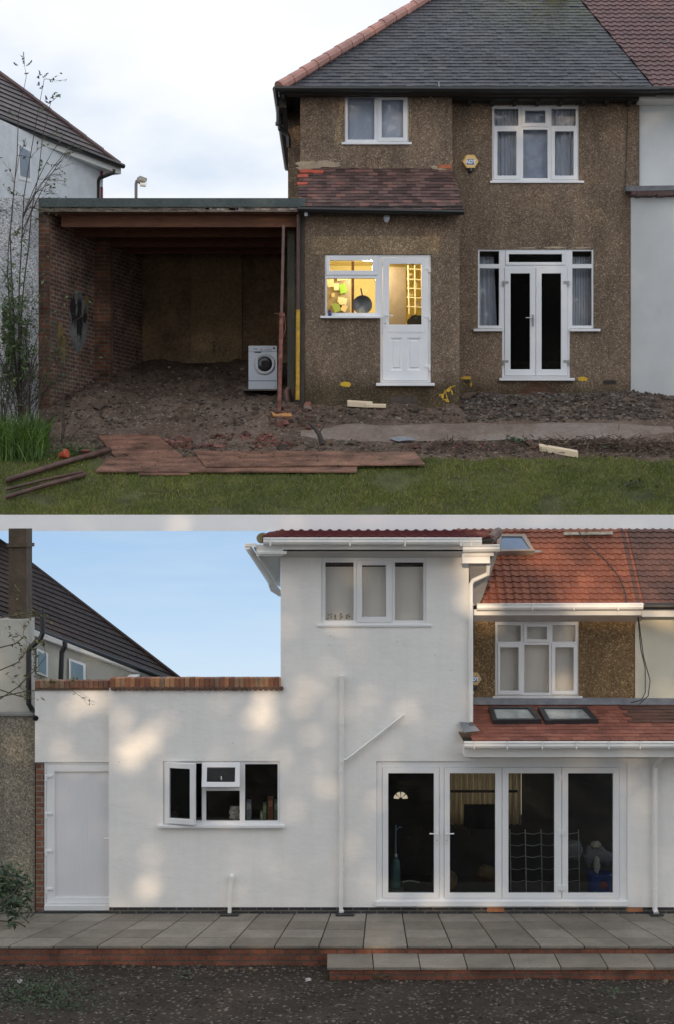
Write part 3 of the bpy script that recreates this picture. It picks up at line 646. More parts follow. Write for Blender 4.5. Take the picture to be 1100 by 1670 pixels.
# shelf rack seen through the door
mb = MB()
for (x0, x1) in ((664,667),(675,677),(686,688)): mb.tube([P(x0+2,432,27.6), P(x1+1,512,27.6)], .014, 6)
for y in (438,455,470,485,500): mb.tube([P(664,y,27.6), P(689,y+1,27.6)], .012, 6)
mb.build('wire_rack', M('cream_rack', (.75,.66,.46), .5), hA)
mb = MB()
for i in range(14):
    x = rnd.uniform(665,685); y = rnd.choice((455,470,485,500)); w_ = rnd.uniform(2,5); h_ = rnd.uniform(5,11); mb.pb(x, y-h_, x+w_, y-.5, 27.62+rnd.uniform(0,.1), .08)
mb.build('rack_jars', M('rack_jars', (.45,.38,.24), .5, .5, 20), hA)
mb = MB(); blob(mb, 680, 522, 14, 9, 27.0, .3, jag=.1); mb.build('worktop_pile', M('black_bag', (.02,.02,.02), .6), hA)
mb = MB(); mb.box(X(622,27.2), X(664,27.2), 27.7, 27.75, Z(540,27.2), Z(428,27.2)); mb.build('inner_door', M('grey_brown_inner_door', (.21,.165,.115), .5), hA)
pl = bpy.data.lights.new('kitchen_lamp', 'POINT'); pl.energy = 58; pl.color = (1,.84,.58); pl.shadow_soft_size = .15
plo = bpy.data.objects.new('kitchen_lamp', pl); COL.objects.link(plo); plo.parent = hA; plo.location = Vector(((a+b)/2-.2, 27.2, z1-.35))-ORG[hA]

# roofs of the house
eo = Vector((-1.0, 27.0, Z(146,27.0))); v45 = Vector((0,1,1)).normalized()
pe = [Vector((-1.0,27,eo.z)), Vector((2.65,30.2,eo.z+3.2)), Vector((4.33,30.2,eo.z+3.2)), Vector((5.60,27,eo.z))]
ci = Vector((0,-1,1))
lcl = (pe[0], (pe[1]-pe[0]).cross(ci)*-1); rcl = (pe[3], (pe[2]-pe[3]).cross(ci))
mb = MB(); tiles(mb, eo, (1,0,0), v45, 6.7, 3.2*1.4142, .165, .115, 'flat', .016, .005, lap=.04)
mb.build('tiled_roof', slate, hA, clips=[lcl, rcl])
mb = MB(); mb.slab([p+Vector((0,0,-.03)) for p in pe], (0,.05,-.05)); mb.slab([pe[0]+Vector((0,0,-.03)), pe[1]+Vector((0,0,-.03)), Vector((-1.0,33.4,eo.z-.03))], (.05,0,-.06)); mb.slab([pe[1], pe[2], Vector((5.6,33.4,eo.z)), Vector((-1,33.4,eo.z))], (0,-.05,-.08)); mb.build('roof_deck', dark_soffit, hA)
mb = MB(); ridge_caps(mb, pe[0]+Vector((-.02,-.04,.04)), pe[1]+Vector((0,0,.04)), .105, .33, 10); mb.build('hip_tiles', terra, hA)
mb = MB(); ridge_caps(mb, pe[1], pe[2], .11, .4, 8); mb.build('ridge_tiles', terra, hA)
mb = MB(); gz = Z(144.5,26.93)
mb.tube([(-1.08,26.93,gz), (5.66,26.93,gz-.02)], .055, 8); mb.tube([(-1.08,26.93,gz), (-1.08,33,gz)], .055, 8); mb.build('gutter', black_gut, hA)
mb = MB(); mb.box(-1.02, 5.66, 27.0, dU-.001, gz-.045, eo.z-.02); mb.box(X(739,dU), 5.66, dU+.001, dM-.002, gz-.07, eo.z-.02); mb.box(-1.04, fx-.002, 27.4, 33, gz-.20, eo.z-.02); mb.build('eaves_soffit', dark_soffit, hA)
mb = MB()
for i in range(8): mb.box(X(762+i*37,dM), X(768+i*37,dM), 27.34, dM-.01, gz-.13, gz-.072)
mb.build('rafter_ends', dark_soffit, hA)
mb = MB(); q = lambda a,b,dd=27.9: P(a,b,dd)
mb.tube([q(456,163),q(456,203)], .06, 10); mb.tube([q(456,203),q(456.5,210),q(468,218),q(471,222),q(471.5,240)], .04, 10); mb.tube([q(456,199),q(456,204)], .075, 10); mb.build('downpipe', black_gut, hA)
mb = MB(); mb.tube([P(700,155,dU-.05),P(704,158,dU-.09),P(711,167,dU-.08)], .010, 6); mb.tube([P(713,137,27.05),P(716,133,27.0),P(717,143,26.9)], .008, 6); mb.build('roof_hook', chrome, hA)
# lean-to roof over the kitchen
lo = Vector((X(485.5,26.28), 26.28, Z(342,26.28))); lt = Vector((0, dU-26.28, Z(276,dU)-lo.z)); lv = lt.normalized()
mb = MB(); tiles(mb, lo, (1,0,0), lv, X(757,26.28)-lo.x, lt.length, .165, .105, 'flat', .016, .007, lap=.04)
rA = Vector((X(757.5,26.28), 26.28, lo.z)); rB = Vector((X(736,dU), dU, lo.z+lt.z)); nn_ = (rB-rA).cross(Vector((0,-1,1)).normalized()*-1)
nn_ = (rB-rA).cross(lv.cross(Vector((1,0,0)))); nn_ = nn_ if nn_.x > 0 else -nn_
mb.build('lean_to_roof', plum, hA, clips=[(rA, nn_), (Vector((X(486,26.28),0,0)), (-1,0,0))])
mb = MB(); mb.slab([lo+Vector((.02,0,-.03)), rA+Vector((-.02,0,-.03)), rB+Vector((-.02,0,-.03)), Vector((X(487,dU),dU,rB.z-.03))], (0,.03,-.05)); mb.build('lean_to_deck', dark_soffit, hA)
for (a_, b_, c_, e_) in ((489,279,512,283.6),(512,280,528,284.5),(485.5,287,503,291.5),(485,300,502,304)):
    t_ = (342-b_)/(342-276); t2 = (342-e_)/(342-276)
    mb = MB(); pl_ = lambda a, t: Vector((X(a, 26.28+1.02*t), 26.28+1.02*t, lo.z+lt.z*t+.034))
    mb.slab([pl_(a_,t2), pl_(c_,t2), pl_(c_,t_), pl_(a_,t_)], (0,.01,-.02)); mb.build('red_tile', M('bright_red_tile', (.42,.085,.05), .6, .25, 10), hA)
mb = MB(); mb.tube([P(486,341,26.2), P(757,346,26.2)], .045, 8); mb.box(X(489,26.4), X(754,26.4), 26.3, dK-.002, Z(347,26.4), Z(338,26.4)); mb.build('lean_to_gutter', black_gut, hA)
# chimney base at the crown of the roof
mb = MB(); mb.box(X(891,29.4), X(928,29.4), 29.4, 30.3, Z(27,29.4), Z(-40,29.4)); mb.build('chimney', brick_red, hA)
mb = MB(); mb.box(X(889,29.36), X(930,29.36), 29.36, 29.395, Z(27,29.4), Z(18,29.4)); mb.build('chimney_flashing', lead, hA)
mb = MB(); mb.tube([P(905,22,29), P(930,70,28.2)]+[P(930+(1018-930)*t, 70+(130-70)*t, 28.2+(27.2-28.2)*t) for t in (.3,.6,1)], .008, 5); mb.build('roof_cable', black_gut, hA)

# alarm box (reused lower down)
def alarm_box(parent, cx, cy, r, d, yel):
    mb = MB(); hx = [P(cx+r*math.cos(R(60*k)), cy-r*.93*math.sin(R(60*k)), d-.07) for k in range(6)]
    hb = [P(cx+r*1.12*math.cos(R(60*k))-1.2, cy-r*1.02*math.sin(R(60*k)), d) for k in range(6)]
    mb.add(hx+hb, [tuple(range(6)), tuple(range(6,12))[::-1]]+[(k, 6+k, 6+(k+1)%6, (k+1)%6) for k in range(6)])
    ab = mb.build('alarm_box', yel, parent)
    mb = MB(); mb.pb(cx-r*.47, cy-r*.30, cx+r*.47, cy+r*.37, d-.076, .01); mb.build('badge', M('badge_blue', (.02,.16,.42), .4, .03), ab)
    text_mesh('ADT', r*.62/F*d, P(cx, cy+r*.04, d-.0785), (R(90),0,0), M('letter_white', (.85,.87,.9), .5, .02), ab, .0035)
    mb = MB(); mb.lathe(P(cx-.5, cy+r*.93, d-.045), (0,0,-1), [(0,.045*d/27),(.02,.05*d/27),(.055,.048*d/27),(.062,.03*d/27)], 14); mb.build('strobe_lamp', M('dark_blue_lens', (.012,.02,.04), .2), ab)
alarm_box(hA, 768.3, 263, 12.6, dM-.002, M('yellow_alarm_plastic', (.80,.55,.22), .45, .04))
mb = MB(); mb.lathe(P(631,348.5,dK-.09), (0,0,-1), [(0,.03),(.02,.045),(.03,.05)], 14); wl = mb.build('wall_lamp', M('grey_lamp_metal', (.22,.23,.25), .35, metal=.6), hA, smooth=True)
mb = MB(); mb.lathe(P(631,351,dK-.09), (0,0,-1), [(0,.048),(.04,.058),(.08,.052),(.11,.034),(.128,.004)], 14); mb.build('lamp_shade', M('frosted_lamp_glass', (.55,.60,.66), .15), wl, smooth=True)

# things on the kitchen sill
t = thing('frying_pan', 'round dark grey frying pan propped inside the lit kitchen window', 'pan', tuple(P(591,510,dK+.2)))
mb = MB(); mb.lathe(P(591.5,497.5,dK+.20), (0,-1,.08), [(0,.125),(.005,.13),(.035,.165),(.04,.17),(.036,.163),(.008,.128)], 32); mb.build('pan_body', M('pan_steel', (.17,.18,.19), .35, .1, metal=.5), t, smooth=True)
mb = MB(); mb.tube([P(591.5,482,dK+.17), P(589,470,dK+.2)], .012, 8); mb.build('handle', black_gut, t)
t = thing('drink_can', 'small blue drinks can with a round emblem on the kitchen window sill', 'can', tuple(P(538.2,516,dK-.05)))
cb = Vector(P(538.2,515.8,dK-.045)); mb = MB(); mb.lathe(cb, (0,0,1), [(0,.026),(.006,.031),(.105,.031),(.113,.025)], 18); mb.build('can_body', M('can_blue', (.02,.04,.16), .3, .05, metal=.3), t, smooth=True)
for (nm, c, zz, hh) in (('emblem_red', (.6,.02,.03), .074, .012), ('emblem_white', (.85,.85,.85), .064, .009), ('emblem_blue', (.05,.15,.5), .052, .012)):
    mb = MB(); mb.lathe(cb+Vector((0,-.0315,zz)), (0,-1,0), [(0,.013),(.001,.013)], 12); mb.build('emblem', M(nm, c, .4, .02), t)

# ---------------------------------------------------------------- open garage
g = thing('garage', 'open fronted old brick garage with a flat felt roof beside the house', 'garage', (-3, 27.5, 7.6))
gzT, gzB = Z(326,26.4), 10.60
mb = MB()
felt = M('green_grey_roof_felt', (.065,.085,.085), .8, .2, 3, bmp=.003, fine=.25)
roofpts = [(X(62,26.38),26.38), (X(497,26.38),26.38), (X(490,30.2),30.2), (X(200,30.2),30.2)]
mb.slab([(x,y,gzB+.17) for x,y in roofpts], (0,0,gzT-gzB-.17)); mb.box(X(60,26.38)-.02, X(498,26.38), 26.30, 26.379, Z(337,26.3), gzT+.015); mb.build('felt_roof', felt, g)
mb = MB(); mb.box(X(64,26.33), X(497,26.33), 26.33, 26.375, Z(345,26.33), Z(336.5,26.33)-.012); mb.build('fascia_board', M('rotten_painted_board', (.10,.095,.09), .85, .8, 4, c2=(.16,.13,.10), vs=(1.5,10,10), fine=.5), g)
mb = MB()
for i in range(10):
    a_ = rnd.uniform(330,480); mb.pb(a_, 337.5+rnd.uniform(0,2), a_+rnd.uniform(6,16), 341+rnd.uniform(0,3), 26.326, .006)
mb.build('peeling_paint', M('peeling_pale_paint', (.34,.28,.26), .8, .4, 20), g)
jt = timber_old
for k, (d_, x0, x1) in enumerate(((26.60,100,486),(27.5,118,486),(28.5,160,480),(29.2,190,478))):
    mb = MB(); mb.box(X(x0,d_), X(x1,d_), d_, d_+.07, gzB-.05, gzB+.17-.002); mb.build('joist', jt, g)
mb = MB()   # roof boards between the joists
mb.slab([(x,y+.05,gzB+.15) for x,y in roofpts], (0,0,.018)); mb.build('roof_boards', timber_old, g)
def wallseg(mb, x0, d0, x1, d1, z0, z1, t):
    a = Vector((x0,d0,0)); b = Vector((x1,d1,0)); n = Vector((-(b-a).y, (b-a).x, 0)).normalized()*t
    pts = [a, b, b+n, a+n]; mb.slab([Vector((p.x,p.y,z0)) for p in pts], (0,0,z1-z0))
mb = MB(); wallseg(mb, X(78,26.5), 26.5, X(154,28.3), 28.3, 7.2, gzB+.165, .22); wallseg(mb, X(176,28.6), 28.6, X(232,30), 30, 7.6, gzB+.165, .2)
mb.build('side_wall', brick_old, g)
mb = MB(); mb.box(X(62,26.45), X(80,26.45), 26.45, 26.75, 7.0, gzB+.165); mb.box(X(154,28.3), X(180,28.3), 28.3, 28.62, 7.4, gzB+.165); mb.build('brick_pier', brickmat('rough_pier_brick', (.20,.075,.042), (.11,.06,.042), (.15,.13,.10), stain=.6), g)
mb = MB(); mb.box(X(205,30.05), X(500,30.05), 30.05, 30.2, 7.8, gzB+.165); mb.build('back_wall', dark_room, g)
osb = M('chipboard_sheet', (.15,.10,.058), .85, .35, 1.6, c2=(.22,.15,.09), bmp=.004, bscale=25, fine=.35)
osb2 = M('paler_chipboard_sheet', (.25,.18,.105), .85, .25, 1.6, bmp=.004, bscale=25, fine=.35)
for (pts, mm, dd) in (([(229,592),(317,592),(317,400),(229,400)], osb, 30.02), ([(312,592),(395,592),(395,400),(312,400)], osb2, 29.99), ([(396,592),(484,592),(484,400),(396,400)], osb, 30.02)):
    mb = MB(); mb.slab([P(a_,b_,dd) for a_,b_ in pts], (0,.018,0)); mb.build('chipboard_panel', mm, g)
for (bx, by, sz, body) in ((349, 566, 8, 'Smart'),):
    text_mesh(body, sz/F*30, P(bx, by, 29.987), (R(90), R(-90), 0), M('stencil_ink', (.03,.025,.02), .8), g)
# right side: house wall lining, timber post, dark
mb = MB(); mb.box(X(489,26.5), X(496.8,26.5), 26.46, 30.1, 7.4, gzB+.165); mb.build('side_wall', M('dark_brown_wall', (.05,.042,.035), .8, .3, 6), g)  # plain dark brown wall along the right side
mb = MB(); mb.box(X(469,26.9), X(481,26.9), 26.9, 27.0, 7.5, gzB-.06); mb.build('timber_post', M('dark_green_timber', (.07,.07,.055), .8, .3, 5, vs=(8,8,1)), g)
mb = MB(); mb.tube([P(499,340,26.25), P(499.5,352,26.25)], .03, 8); mb.build('pipe_stub', M('grey_stub', (.4,.43,.46), .4), g)
# marks on the brick wall of the garage: scorch, paint
wa = Vector((X(78,26.5), 26.5, 0)); wb = Vector((X(154,28.3), 28.3, 0)); wd = (wb-wa); wl_ = wd.length; wd.normalize(); wn = Vector((wd.y, -wd.x, 0))
def wallmark(px, py, rx, ry, mm, jag=.3, lift=.004, nm='paint_stain'):
    mb = MB(); t_ = (px-78)/(154-78); pts = []
    for i in range(22):
        q_ = 2*math.pi*i/22; k = 1+rnd.uniform(-jag, jag); xx = px+rx*k*math.cos(q_); yy = py+ry*k*math.sin(q_); tt = max(.0,(xx-78)/(154-78))
        d_ = 26.5+1.8*tt; pts.append(Vector((wa.x+(wb.x-wa.x)*tt, d_, Z(yy, d_)))+wn*lift)
    mb.slab(pts, wn*.002); mb.build(nm, mm, g)
sm = M('soot_black', (.015,.014,.014), .9, .3); gy = M('grey_smeared_paint', (.14,.145,.15), .85, .4, 6, fine=.4); yl = M('dull_yellow_paint', (.19,.13,.045), .85, .3, 8, fine=.4)
wallmark(128,525,16,48, gy, .25); wallmark(118,505,5,26, sm, .35, .008); wallmark(128,520,5,34, sm, .3, .008); wallmark(137,515,3,14, sm, .3, .008); wallmark(97,545,5,18, yl, .3, .008); wallmark(101,570,5,22, yl, .35, .008); wallmark(140,490,4,7, yl, .3, .010)
# free-standing posts
t = thing('steel_prop', 'thin rusty red steel prop holding up the garage roof in front of the washing machine', 'prop', tuple(onA(456,672)))
pb_ = onA(455.5,673); pt_ = Vector((X(463,26.45), 26.45, gzB-.05)); md = pb_.lerp(pt_, .52)
mb = MB(); mb.tube([pb_, md], .036, 10); mb.build('outer_tube', rustm, t)
mb = MB(); mb.tube([md, pt_], .027, 10); mb.build('inner_tube', M('brown_primer_steel', (.14,.085,.07), .6, .25), t)
mb = MB(); mb.lathe(md+Vector((0,0,-.03)), (0,0,1), [(0,.05),(.06,.05)], 12); mb.tube([md+Vector((-.12,0,.02)), md+Vector((.06,0,.01))], .008, 6); mb.tube([md+Vector((.05,0,0)), md+Vector((.07,-.02,-.25)), md+Vector((.02,-.03,-.4))], .006, 5); mb.build('collar', rustm, t)
mb = MB(); mb.box(pb_.x-.10, pb_.x+.10, pb_.y-.09, pb_.y+.09, pb_.z-.015, pb_.z+.008); mb.build('base_plate', rustm, t)
mb = MB(); c_ = pb_+Vector((.05,-.12,-.04)); mb.obox(c_, (.16,.02,0), (-.02,.09,.045), (0,-.006,.012)); tag(mb.build('timber_block', M('orange_ply', (.45,.22,.08), .7, .2, 12)), 'small orange plywood packing piece under the steel prop', 'timber')
t = thing('drain_pipe', 'vertical pipe at the garage corner, brown above and flaking yellow below', 'pipe', tuple(P(486,640,26.42)))
mb = MB(); mb.tube([P(487,350,26.42), P(486.5,505,26.42)], .035, 10); mb.build('upper_pipe', M('brown_iron_pipe', (.07,.04,.035), .6, .3), t)
mb = MB(); mb.tube([P(486.5,505,26.42), P(485.5,652,26.42)], .036, 10); mb.build('lower_pipe', yellowpaint, t)
mb = MB(); mb.tube([P(472,660,26.75), P(468,640,26.9), P(476,628,27.0), P(488,624,27.05)], .06, 12); tag(mb.build('clay_pipe', M('salt_glazed_clay', (.14,.07,.055), .45, .3), smooth=True), 'bent brown clay drain pipe lying by the foot of the house corner', 'pipe')

# washing machine
dw = 27.8; t = thing('washing_machine', 'white front-loading washing machine left standing in the open garage', 'washing machine', tuple(P(428,637,dw)))
wm = M('washer_white', (.62,.67,.74), .35, .04, 2)
mb = MB(); wx0, wx1, wz0, wz1 = X(405.5,dw), X(452.5,dw), Z(637.5,dw), Z(563.5,dw); mb.box(wx0, wx1, dw, dw+.52, wz0, wz1); mb.build('cabinet', wm, t, bevel=.012)
mb = MB(); mb.box(wx0+.004, wx1-.004, dw-.014, dw-.001, Z(573,dw), wz1-.004); cpn = mb.build('control_panel', M('washer_panel', (.60,.64,.70), .4), t, bevel=.004)
mb = MB(); mb.lathe(P(447,567.5,dw-.015), (0,-1,0), [(0,.018),(.015,.015)], 14); mb.build('dial', M('washer_dark', (.05,.05,.06), .4), cpn)
mb = MB()
for i in range(6): mb.pb(431+i*2.2, 569.6, 432.2+i*2.2, 570.8, dw-.018, .006)
mb.pb(413,568.2,420,569.4, dw-.017, .004); mb.build('buttons', M('washer_blue_marks', (.12,.17,.28), .5), cpn)
mb = MB(); mb.pb(425.8,569.4,428.2,571, dw-.018, .006); mb.build('logo', M('washer_logo_red', (.45,.05,.06), .5), cpn)
mb = MB(); mb.pb(415.5,573.4,426,575, dw-.008, .012); mb.build('drawer_grip', MATS['washer_dark'], t)
dc_ = P(431.5,593.5,dw); mb = MB(); mb.lathe(dc_, (0,-1,0), [(0,.200),(.012,.198),(.022,.185),(.026,.165),(.012,.140),(.010,.135)], 40); dor = mb.build('door', M('washer_door_ring', (.50,.52,.54), .3), t, smooth=True)
mb = MB(); mb.lathe(dc_+Vector((.008,-.008,0)), (0,-1,0), [(0,.138),(.014,.130),(.03,.09),(.036,.04),(.037,.002)], 32); mb.build('door_glass', M('smoky_door_glass', (.03,.032,.035), .12), dor, smooth=True)
mb = MB(); mb.pb(417.5,583,421,602, dw-.032, .012); mb.build('door_handle', wm, dor, bevel=.003)
mb = MB(); mb.box(wx0+.004, wx1-.004, dw-.004, dw-.001, Z(621.5,dw), Z(620.3,dw)); mb.build('kick_seam', MATS['washer_blue_marks'], t)
mb = MB(); mb.pb(440,626.5,449,635, dw-.006, .01); mb.build('filter_flap', wm, t, bevel=.004)
mb = MB(); p_ = P(427,641,27.5); mb.box(p_.x-.33, p_.x+.3, 27.35, 28.4, wz0-.03, wz0-.004); tag(mb.build('concrete_slab', M('wet_slab', (.09,.075,.06), .6, .3, 5)), 'flat wet slab under the washing machine', 'slab')

# ---------------------------------------------------------------- neighbours of the upper photo
nl = thing('neighbour_house', 'white roughcast house with brown tiled roof at the left of the garage', 'house', (-5.2, 27.8, 7.6))
a_ = Vector((X(0,25.75), 25.75, 0)); b_ = Vector((X(168,29.2), 29.2, 0))
ez0 = Z(197,26.05)
mb = MB(); wallseg(mb, a_.x, a_.y, b_.x, b_.y, 8.9, ez0-.05, .25); wallseg(mb, a_.x-.9, a_.y-.9, a_.x, a_.y, 8.9, ez0-.05, .25); wallseg(mb, b_.x, b_.y, b_.x-1.2, b_.y+2.5, 8.9, ez0-.05, .25)
mb.build('wall', rough_white, nl)
e0 = Vector((X(-30,25.6), 25.6, ez0+.02)); e1 = Vector((X(194,29.4), 29.4, ez0+.02)); ud = (e1-e0).normalized(); wd2 = Vector((-ud.y, ud.x, 0)); vv = (wd2*.62+Vector((0,0,1))*.62).normalized()
mb = MB(); tiles(mb, e0, ud, vv, (e1-e0).length, 3.2, .33, .20, 'flat', .03, .002, lap=.05)
ap = Vector((X(22,27.3), 27.3, Z(125,27.3))); cln = (e1-ap).cross(vv.cross(ud)); cln = cln if cln.x > 0 else -cln
hipd = Vector((-ud.x-wd2.x*-.0, 0, 0))
# hip line leaves the eave corner at 45 degrees in plan
hp = (-ud*.80+wd2*.62+Vector((0,0,.62))); cn = hp.cross(ud.cross(vv)); cn = cn if cn.dot(ud) > 0 else -cn
mb.build('tiled_roof', browntile, nl, clips=[(e1, cn)])
mb = MB(); ridge_caps(mb, e1+Vector((0,0,.02)), e1+hp.normalized()*4.6+Vector((0,0,.02)), .07, .4, 6); mb.build('hip_tiles', M('brown_hip', (.10,.06,.06), .6), nl)
mb = MB(); mb.slab([e0, e1, e1+hp*3.0, e0+(wd2*.62+Vector((0,0,.62)))*3.0], (0,0,-.05)); mb.build('roof_deck', dark_soffit, nl)
off = wd2*-.05
mb = MB(); mb.slab([e0+off+Vector((0,0,-.17)), e1+off+Vector((0,0,-.17)), e1+wd2*.28+Vector((0,0,-.17)), e0+wd2*.28+Vector((0,0,-.17))], (0,0,.13)); mb.build('soffit_board', white_gut, nl)
mb = MB(); mb.tube([e0+wd2*-.10+Vector((0,0,-.02)), e1+wd2*-.10+Vector((0,0,-.02))], .05, 8); mb.build('gutter', black_gut, nl)
mb = MB(); mb.tube([P(186,276,29.0), P(186,281,29.0), P(163,290,29.0), P(160,296,29.0), P(160,330,29.0)], .035, 8); mb.build('downpipe', black_gut, nl)
mb = MB(); mb.pb(160.5,270,167,290,29.1,.1); mb.pb(160.5,304,167,322,29.1,.1); mb.build('quoin_brick', M('plum_quoin', (.28,.06,.08), .7, .2, 10), nl)
# window on the oblique wall
tdir = (b_-a_).normalized(); nrm_ = Vector((tdir.y, -tdir.x, 0))
def on_wall(px, py):
    # where a picture ray meets the oblique wall plane
    r_ = Vector(((px-CX)/F, 1, (HY-py)/F)); o_ = Vector((0,0,H)); k = (a_-Vector((0,0,0))).dot(nrm_)/r_.dot(nrm_); return o_+r_*k
wcor = [on_wall(30,292), on_wall(50,297), on_wall(50,242), on_wall(28,230)]
mb = MB(); mb.slab([p+nrm_*.012 for p in wcor], nrm_*-.03); wf = mb.build('window', upvc, nl)
c_ = sum(wcor, Vector())/4; mb = MB(); mb.slab([c_+(p-c_)*.78+nrm_*.018 for p in wcor], nrm_*-.01); mb.build('pane', M('sky_grey_pane', (.30,.36,.44), .1, spec=1), wf)
# lower roughcast wall in front (side wall of the alley)
lw = MB(); lw.box(X(-60,25.6), X(60.5,25.6), 25.6, 25.73, 6.4, Z(322,25.6)); tag(lw.build('boundary_wall', pebG), 'grey white roughcast wall behind the shrub, left of the garage pier', 'wall')
# right neighbour
nr_ = thing('neighbour_house', 'pale rendered neighbouring house at the right end with a purple-red tiled roof', 'house', (6.2, 28.5, 7.6))
mb = MB(); mb.box(X(1043.5,dM+.05), 12, dM+.05, 33, 7.3, Z(150,dM)); mb.build('upper_wall', grey_wall, nr_)
mb = MB(); mb.slab([P(1030,317,27.55), P(1160,315,26.3), P(1160,760,26.3), P(1030,700,27.55)][::-1], (0,.3,0)); mb.build('extension_wall', grey_wall, nr_)
mb = MB(); mb.slab([P(1022,303,27.45), P(1160,301,26.2), P(1160,309,26.2), P(1022,311,27.45)][::-1], (0,.5,0)); mb.build('lead_capping', lead, nr_)
for k in range(9):
    x_ = 1031+k*8.5; d_ = 27.44-(x_-1022)/138*1.25; mb = MB(); mb.slab([P(x_,311,d_), P(x_+8,310.8,d_-.08), P(x_+8.4,317+rnd.uniform(-1,1.5),d_-.09), P(x_+.2,318+rnd.uniform(-1,1),d_-.01)][::-1], (0,.3,0)); mb.build('verge_tile', plum, nr_)
mb = MB(); mb.box(X(1043,27.3), 12, 27.25, dM+.049, Z(163,27.3), Z(149,27.3)); mb.build('soffit_board', white_gut, nr_)
mb = MB(); mb.tube([(X(1062,26.95),26.95,gz), (12,26.95,gz)], .055, 8); mb.build('gutter', black_gut, nr_)
mb = MB(); tiles(mb, Vector((3.2,27,eo.z)), (1,0,0), v45, 8.5, 4.52, .15, .165, 'pan', .022, .002, amp=.022, lap=.04, seg=6)
mb.build('tiled_roof', redpan2, nr_, clips=[(rcl[0]+Vector((.02,0,0)), -rcl[1])])
mb = MB(); mb.slab([pe[3]+Vector((.03,0,-.03)), Vector((12,27,eo.z-.03)), Vector((12,30.2,eo.z+3.17)), pe[2]+Vector((.03,0,-.03))], (0,.05,-.05)); mb.build('roof_deck', dark_soffit, nr_)
mb = MB(); mb.slab([P(1029,641,27.52), P(1160,728,26.27), P(1160,800,26.27), P(1029,700,27.52)][::-1], (0,.1,0)); mb.build('brick_base', brickmat('green_damp_brick', (.10,.05,.03), (.08,.05,.035), (.07,.06,.045), stain=.5), nr_)

# street lamp beyond the garage roof
t = thing('street_lamp', 'grey street lamp head rising behind the garage roof against the sky', 'street lamp', (X(222,60), 60, 8.9))
mb = MB(); mb.tube([(X(222,60),60,8.9), P(222,300,60), P(223,295,60), P(226,293.5,60)], .06, 8); mb.build('post', M('dark_lamp_post', (.05,.055,.06), .5), t)
mb = MB(); mb.tube([P(224,293.5,60), P(228,293,60), P(238,296,60)], [.10,.17,.15], 10); mb.build('lamp_head', M('lamp_head_grey', (.10,.11,.12), .5), t)
mb = MB(); mb.tube([P(229,299,60), P(238,299.5,60)], [.12,.13], 10); mb.build('lamp_lens', M('lamp_lens', (.45,.5,.55), .2), t)
# ---------------------------------------------------------------- boards, pots, poles, rubble, plants
wetply = M('wet_brown_plywood', (.085,.042,.030), .42, .5, 2.2, c2=(.19,.10,.068), bmp=.003, bscale=18, fine=.3, vs=(1,3,3))
def board(pxs, lift, label, name='wooden_board', mm=wetply, th=.02):
    pts = []
    for (a, b) in pxs:
        # sheet lies on the sloping ground
        d = 22.9
        base = lambda dd: prof([(22.8,5.50),(24.6,6.46),(26.5,7.46)], dd)+lift
        while d < 27 and Z(b, d) >= base(d): d += .01
        pts.append(Vector((X(a, d), d, base(d))))
    mb = MB(); mb.slab(pts[::-1], (0,0,th)); return tag(mb.build(name, mm), label, 'board', 'chipboard sheets laid on the mud')
board([(160,712),(254.6,709.5),(303,750),(191,750)], .035, 'wet brown board nearest the left shrub, slanting toward the garage')
board([(155,770.6),(178,748),(585,744),(582,771)], .045, 'long wet brown board lying along the lawn edge, largest of the sheets')
board([(316,737),(677,739),(694,759),(335,763)], .075, 'reddish wet board overlapping the long board, reaching furthest right')
board([(225,776),(228,771),(300,770),(310,775)], .02, 'thin dark strip of board under the front edge of the long board')
polem = M('brown_rusty_pole', (.10,.055,.045), .6, .4, 7, bmp=.003)
for (a, b, c, e, r_, lb) in ((10,794,180,741,.045,'thickest rusty pole, its end propped on the brown boards'), (10,820,140,781,.035,'lower rusty pole lying flat on the grass at the left edge'), (10,806,136,775,.022,'thin dark rod lying between the two rusty poles')):
    p0 = onA(a, b); p1 = onA(c, e); mb = MB(); mb.tube([p0+Vector((0,0,.04+r_)), p0.lerp(p1,.5)+Vector((0,0,.05+r_)), p1+Vector((0,0,.03+r_))], r_, 9); tag(mb.build('metal_pole', polem, smooth=True), lb, 'pole', 'poles lying on the grass')
t = thing('flower_pot', 'bright orange flower pot lying tipped over on the grass', 'flower pot', tuple(onA(104,750)))
p_ = onA(104,750)+Vector((0,0,.06)); mb = MB(); mb.lathe(p_+Vector((-.06,0,0)), (1,-.35,.25), [(0,.045),(.10,.062),(.10,.074),(.135,.076),(.135,.06)], 18); mb.build('pot', M('orange_terracotta', (.48,.09,.04), .7, .15), t, smooth=True)
t = thing('flower_pot', 'upright brown flower pot beside the pole end', 'flower pot', tuple(onA(140,746)))
p_ = onA(140,749); mb = MB(); mb.lathe(p_, (0,0,1), [(0,.05),(.11,.065),(.11,.075),(.15,.077),(.15,.06),(.14,.06)], 18); mb.build('pot', M('brown_terracotta', (.17,.065,.045), .7, .2), t, smooth=True)
for (a, b, c, e, w_, h_, lb) in ((567,663,608,666,.05,.04,'pale timber offcut lying flat in front of the back door'), (583,657,602,658,.05,.07,'short pale timber block resting on the offcuts'), (598,667,630,668,.03,.025,'thin pale timber strip at the right of the offcuts'), (880,736,943,747,.05,.045,'long pale split timber lying on the lawn edge by the twigs')):
    p0, p1 = onA(a, b), onA(c, e); ax = (p1-p0)/2; up = Vector((0,0,h_)); 
    mb = MB(); mb.obox((p0+p1)/2+Vector((0,0,.06+(.08 if 'block' in lb else 0))), ax, Vector((0,w_*.8,0))+Vector((0,0,w_*.4)), up); tag(mb.build('timber_offcut', timber_new, bevel=.004), lb, 'timber', 'fresh timber offcuts')
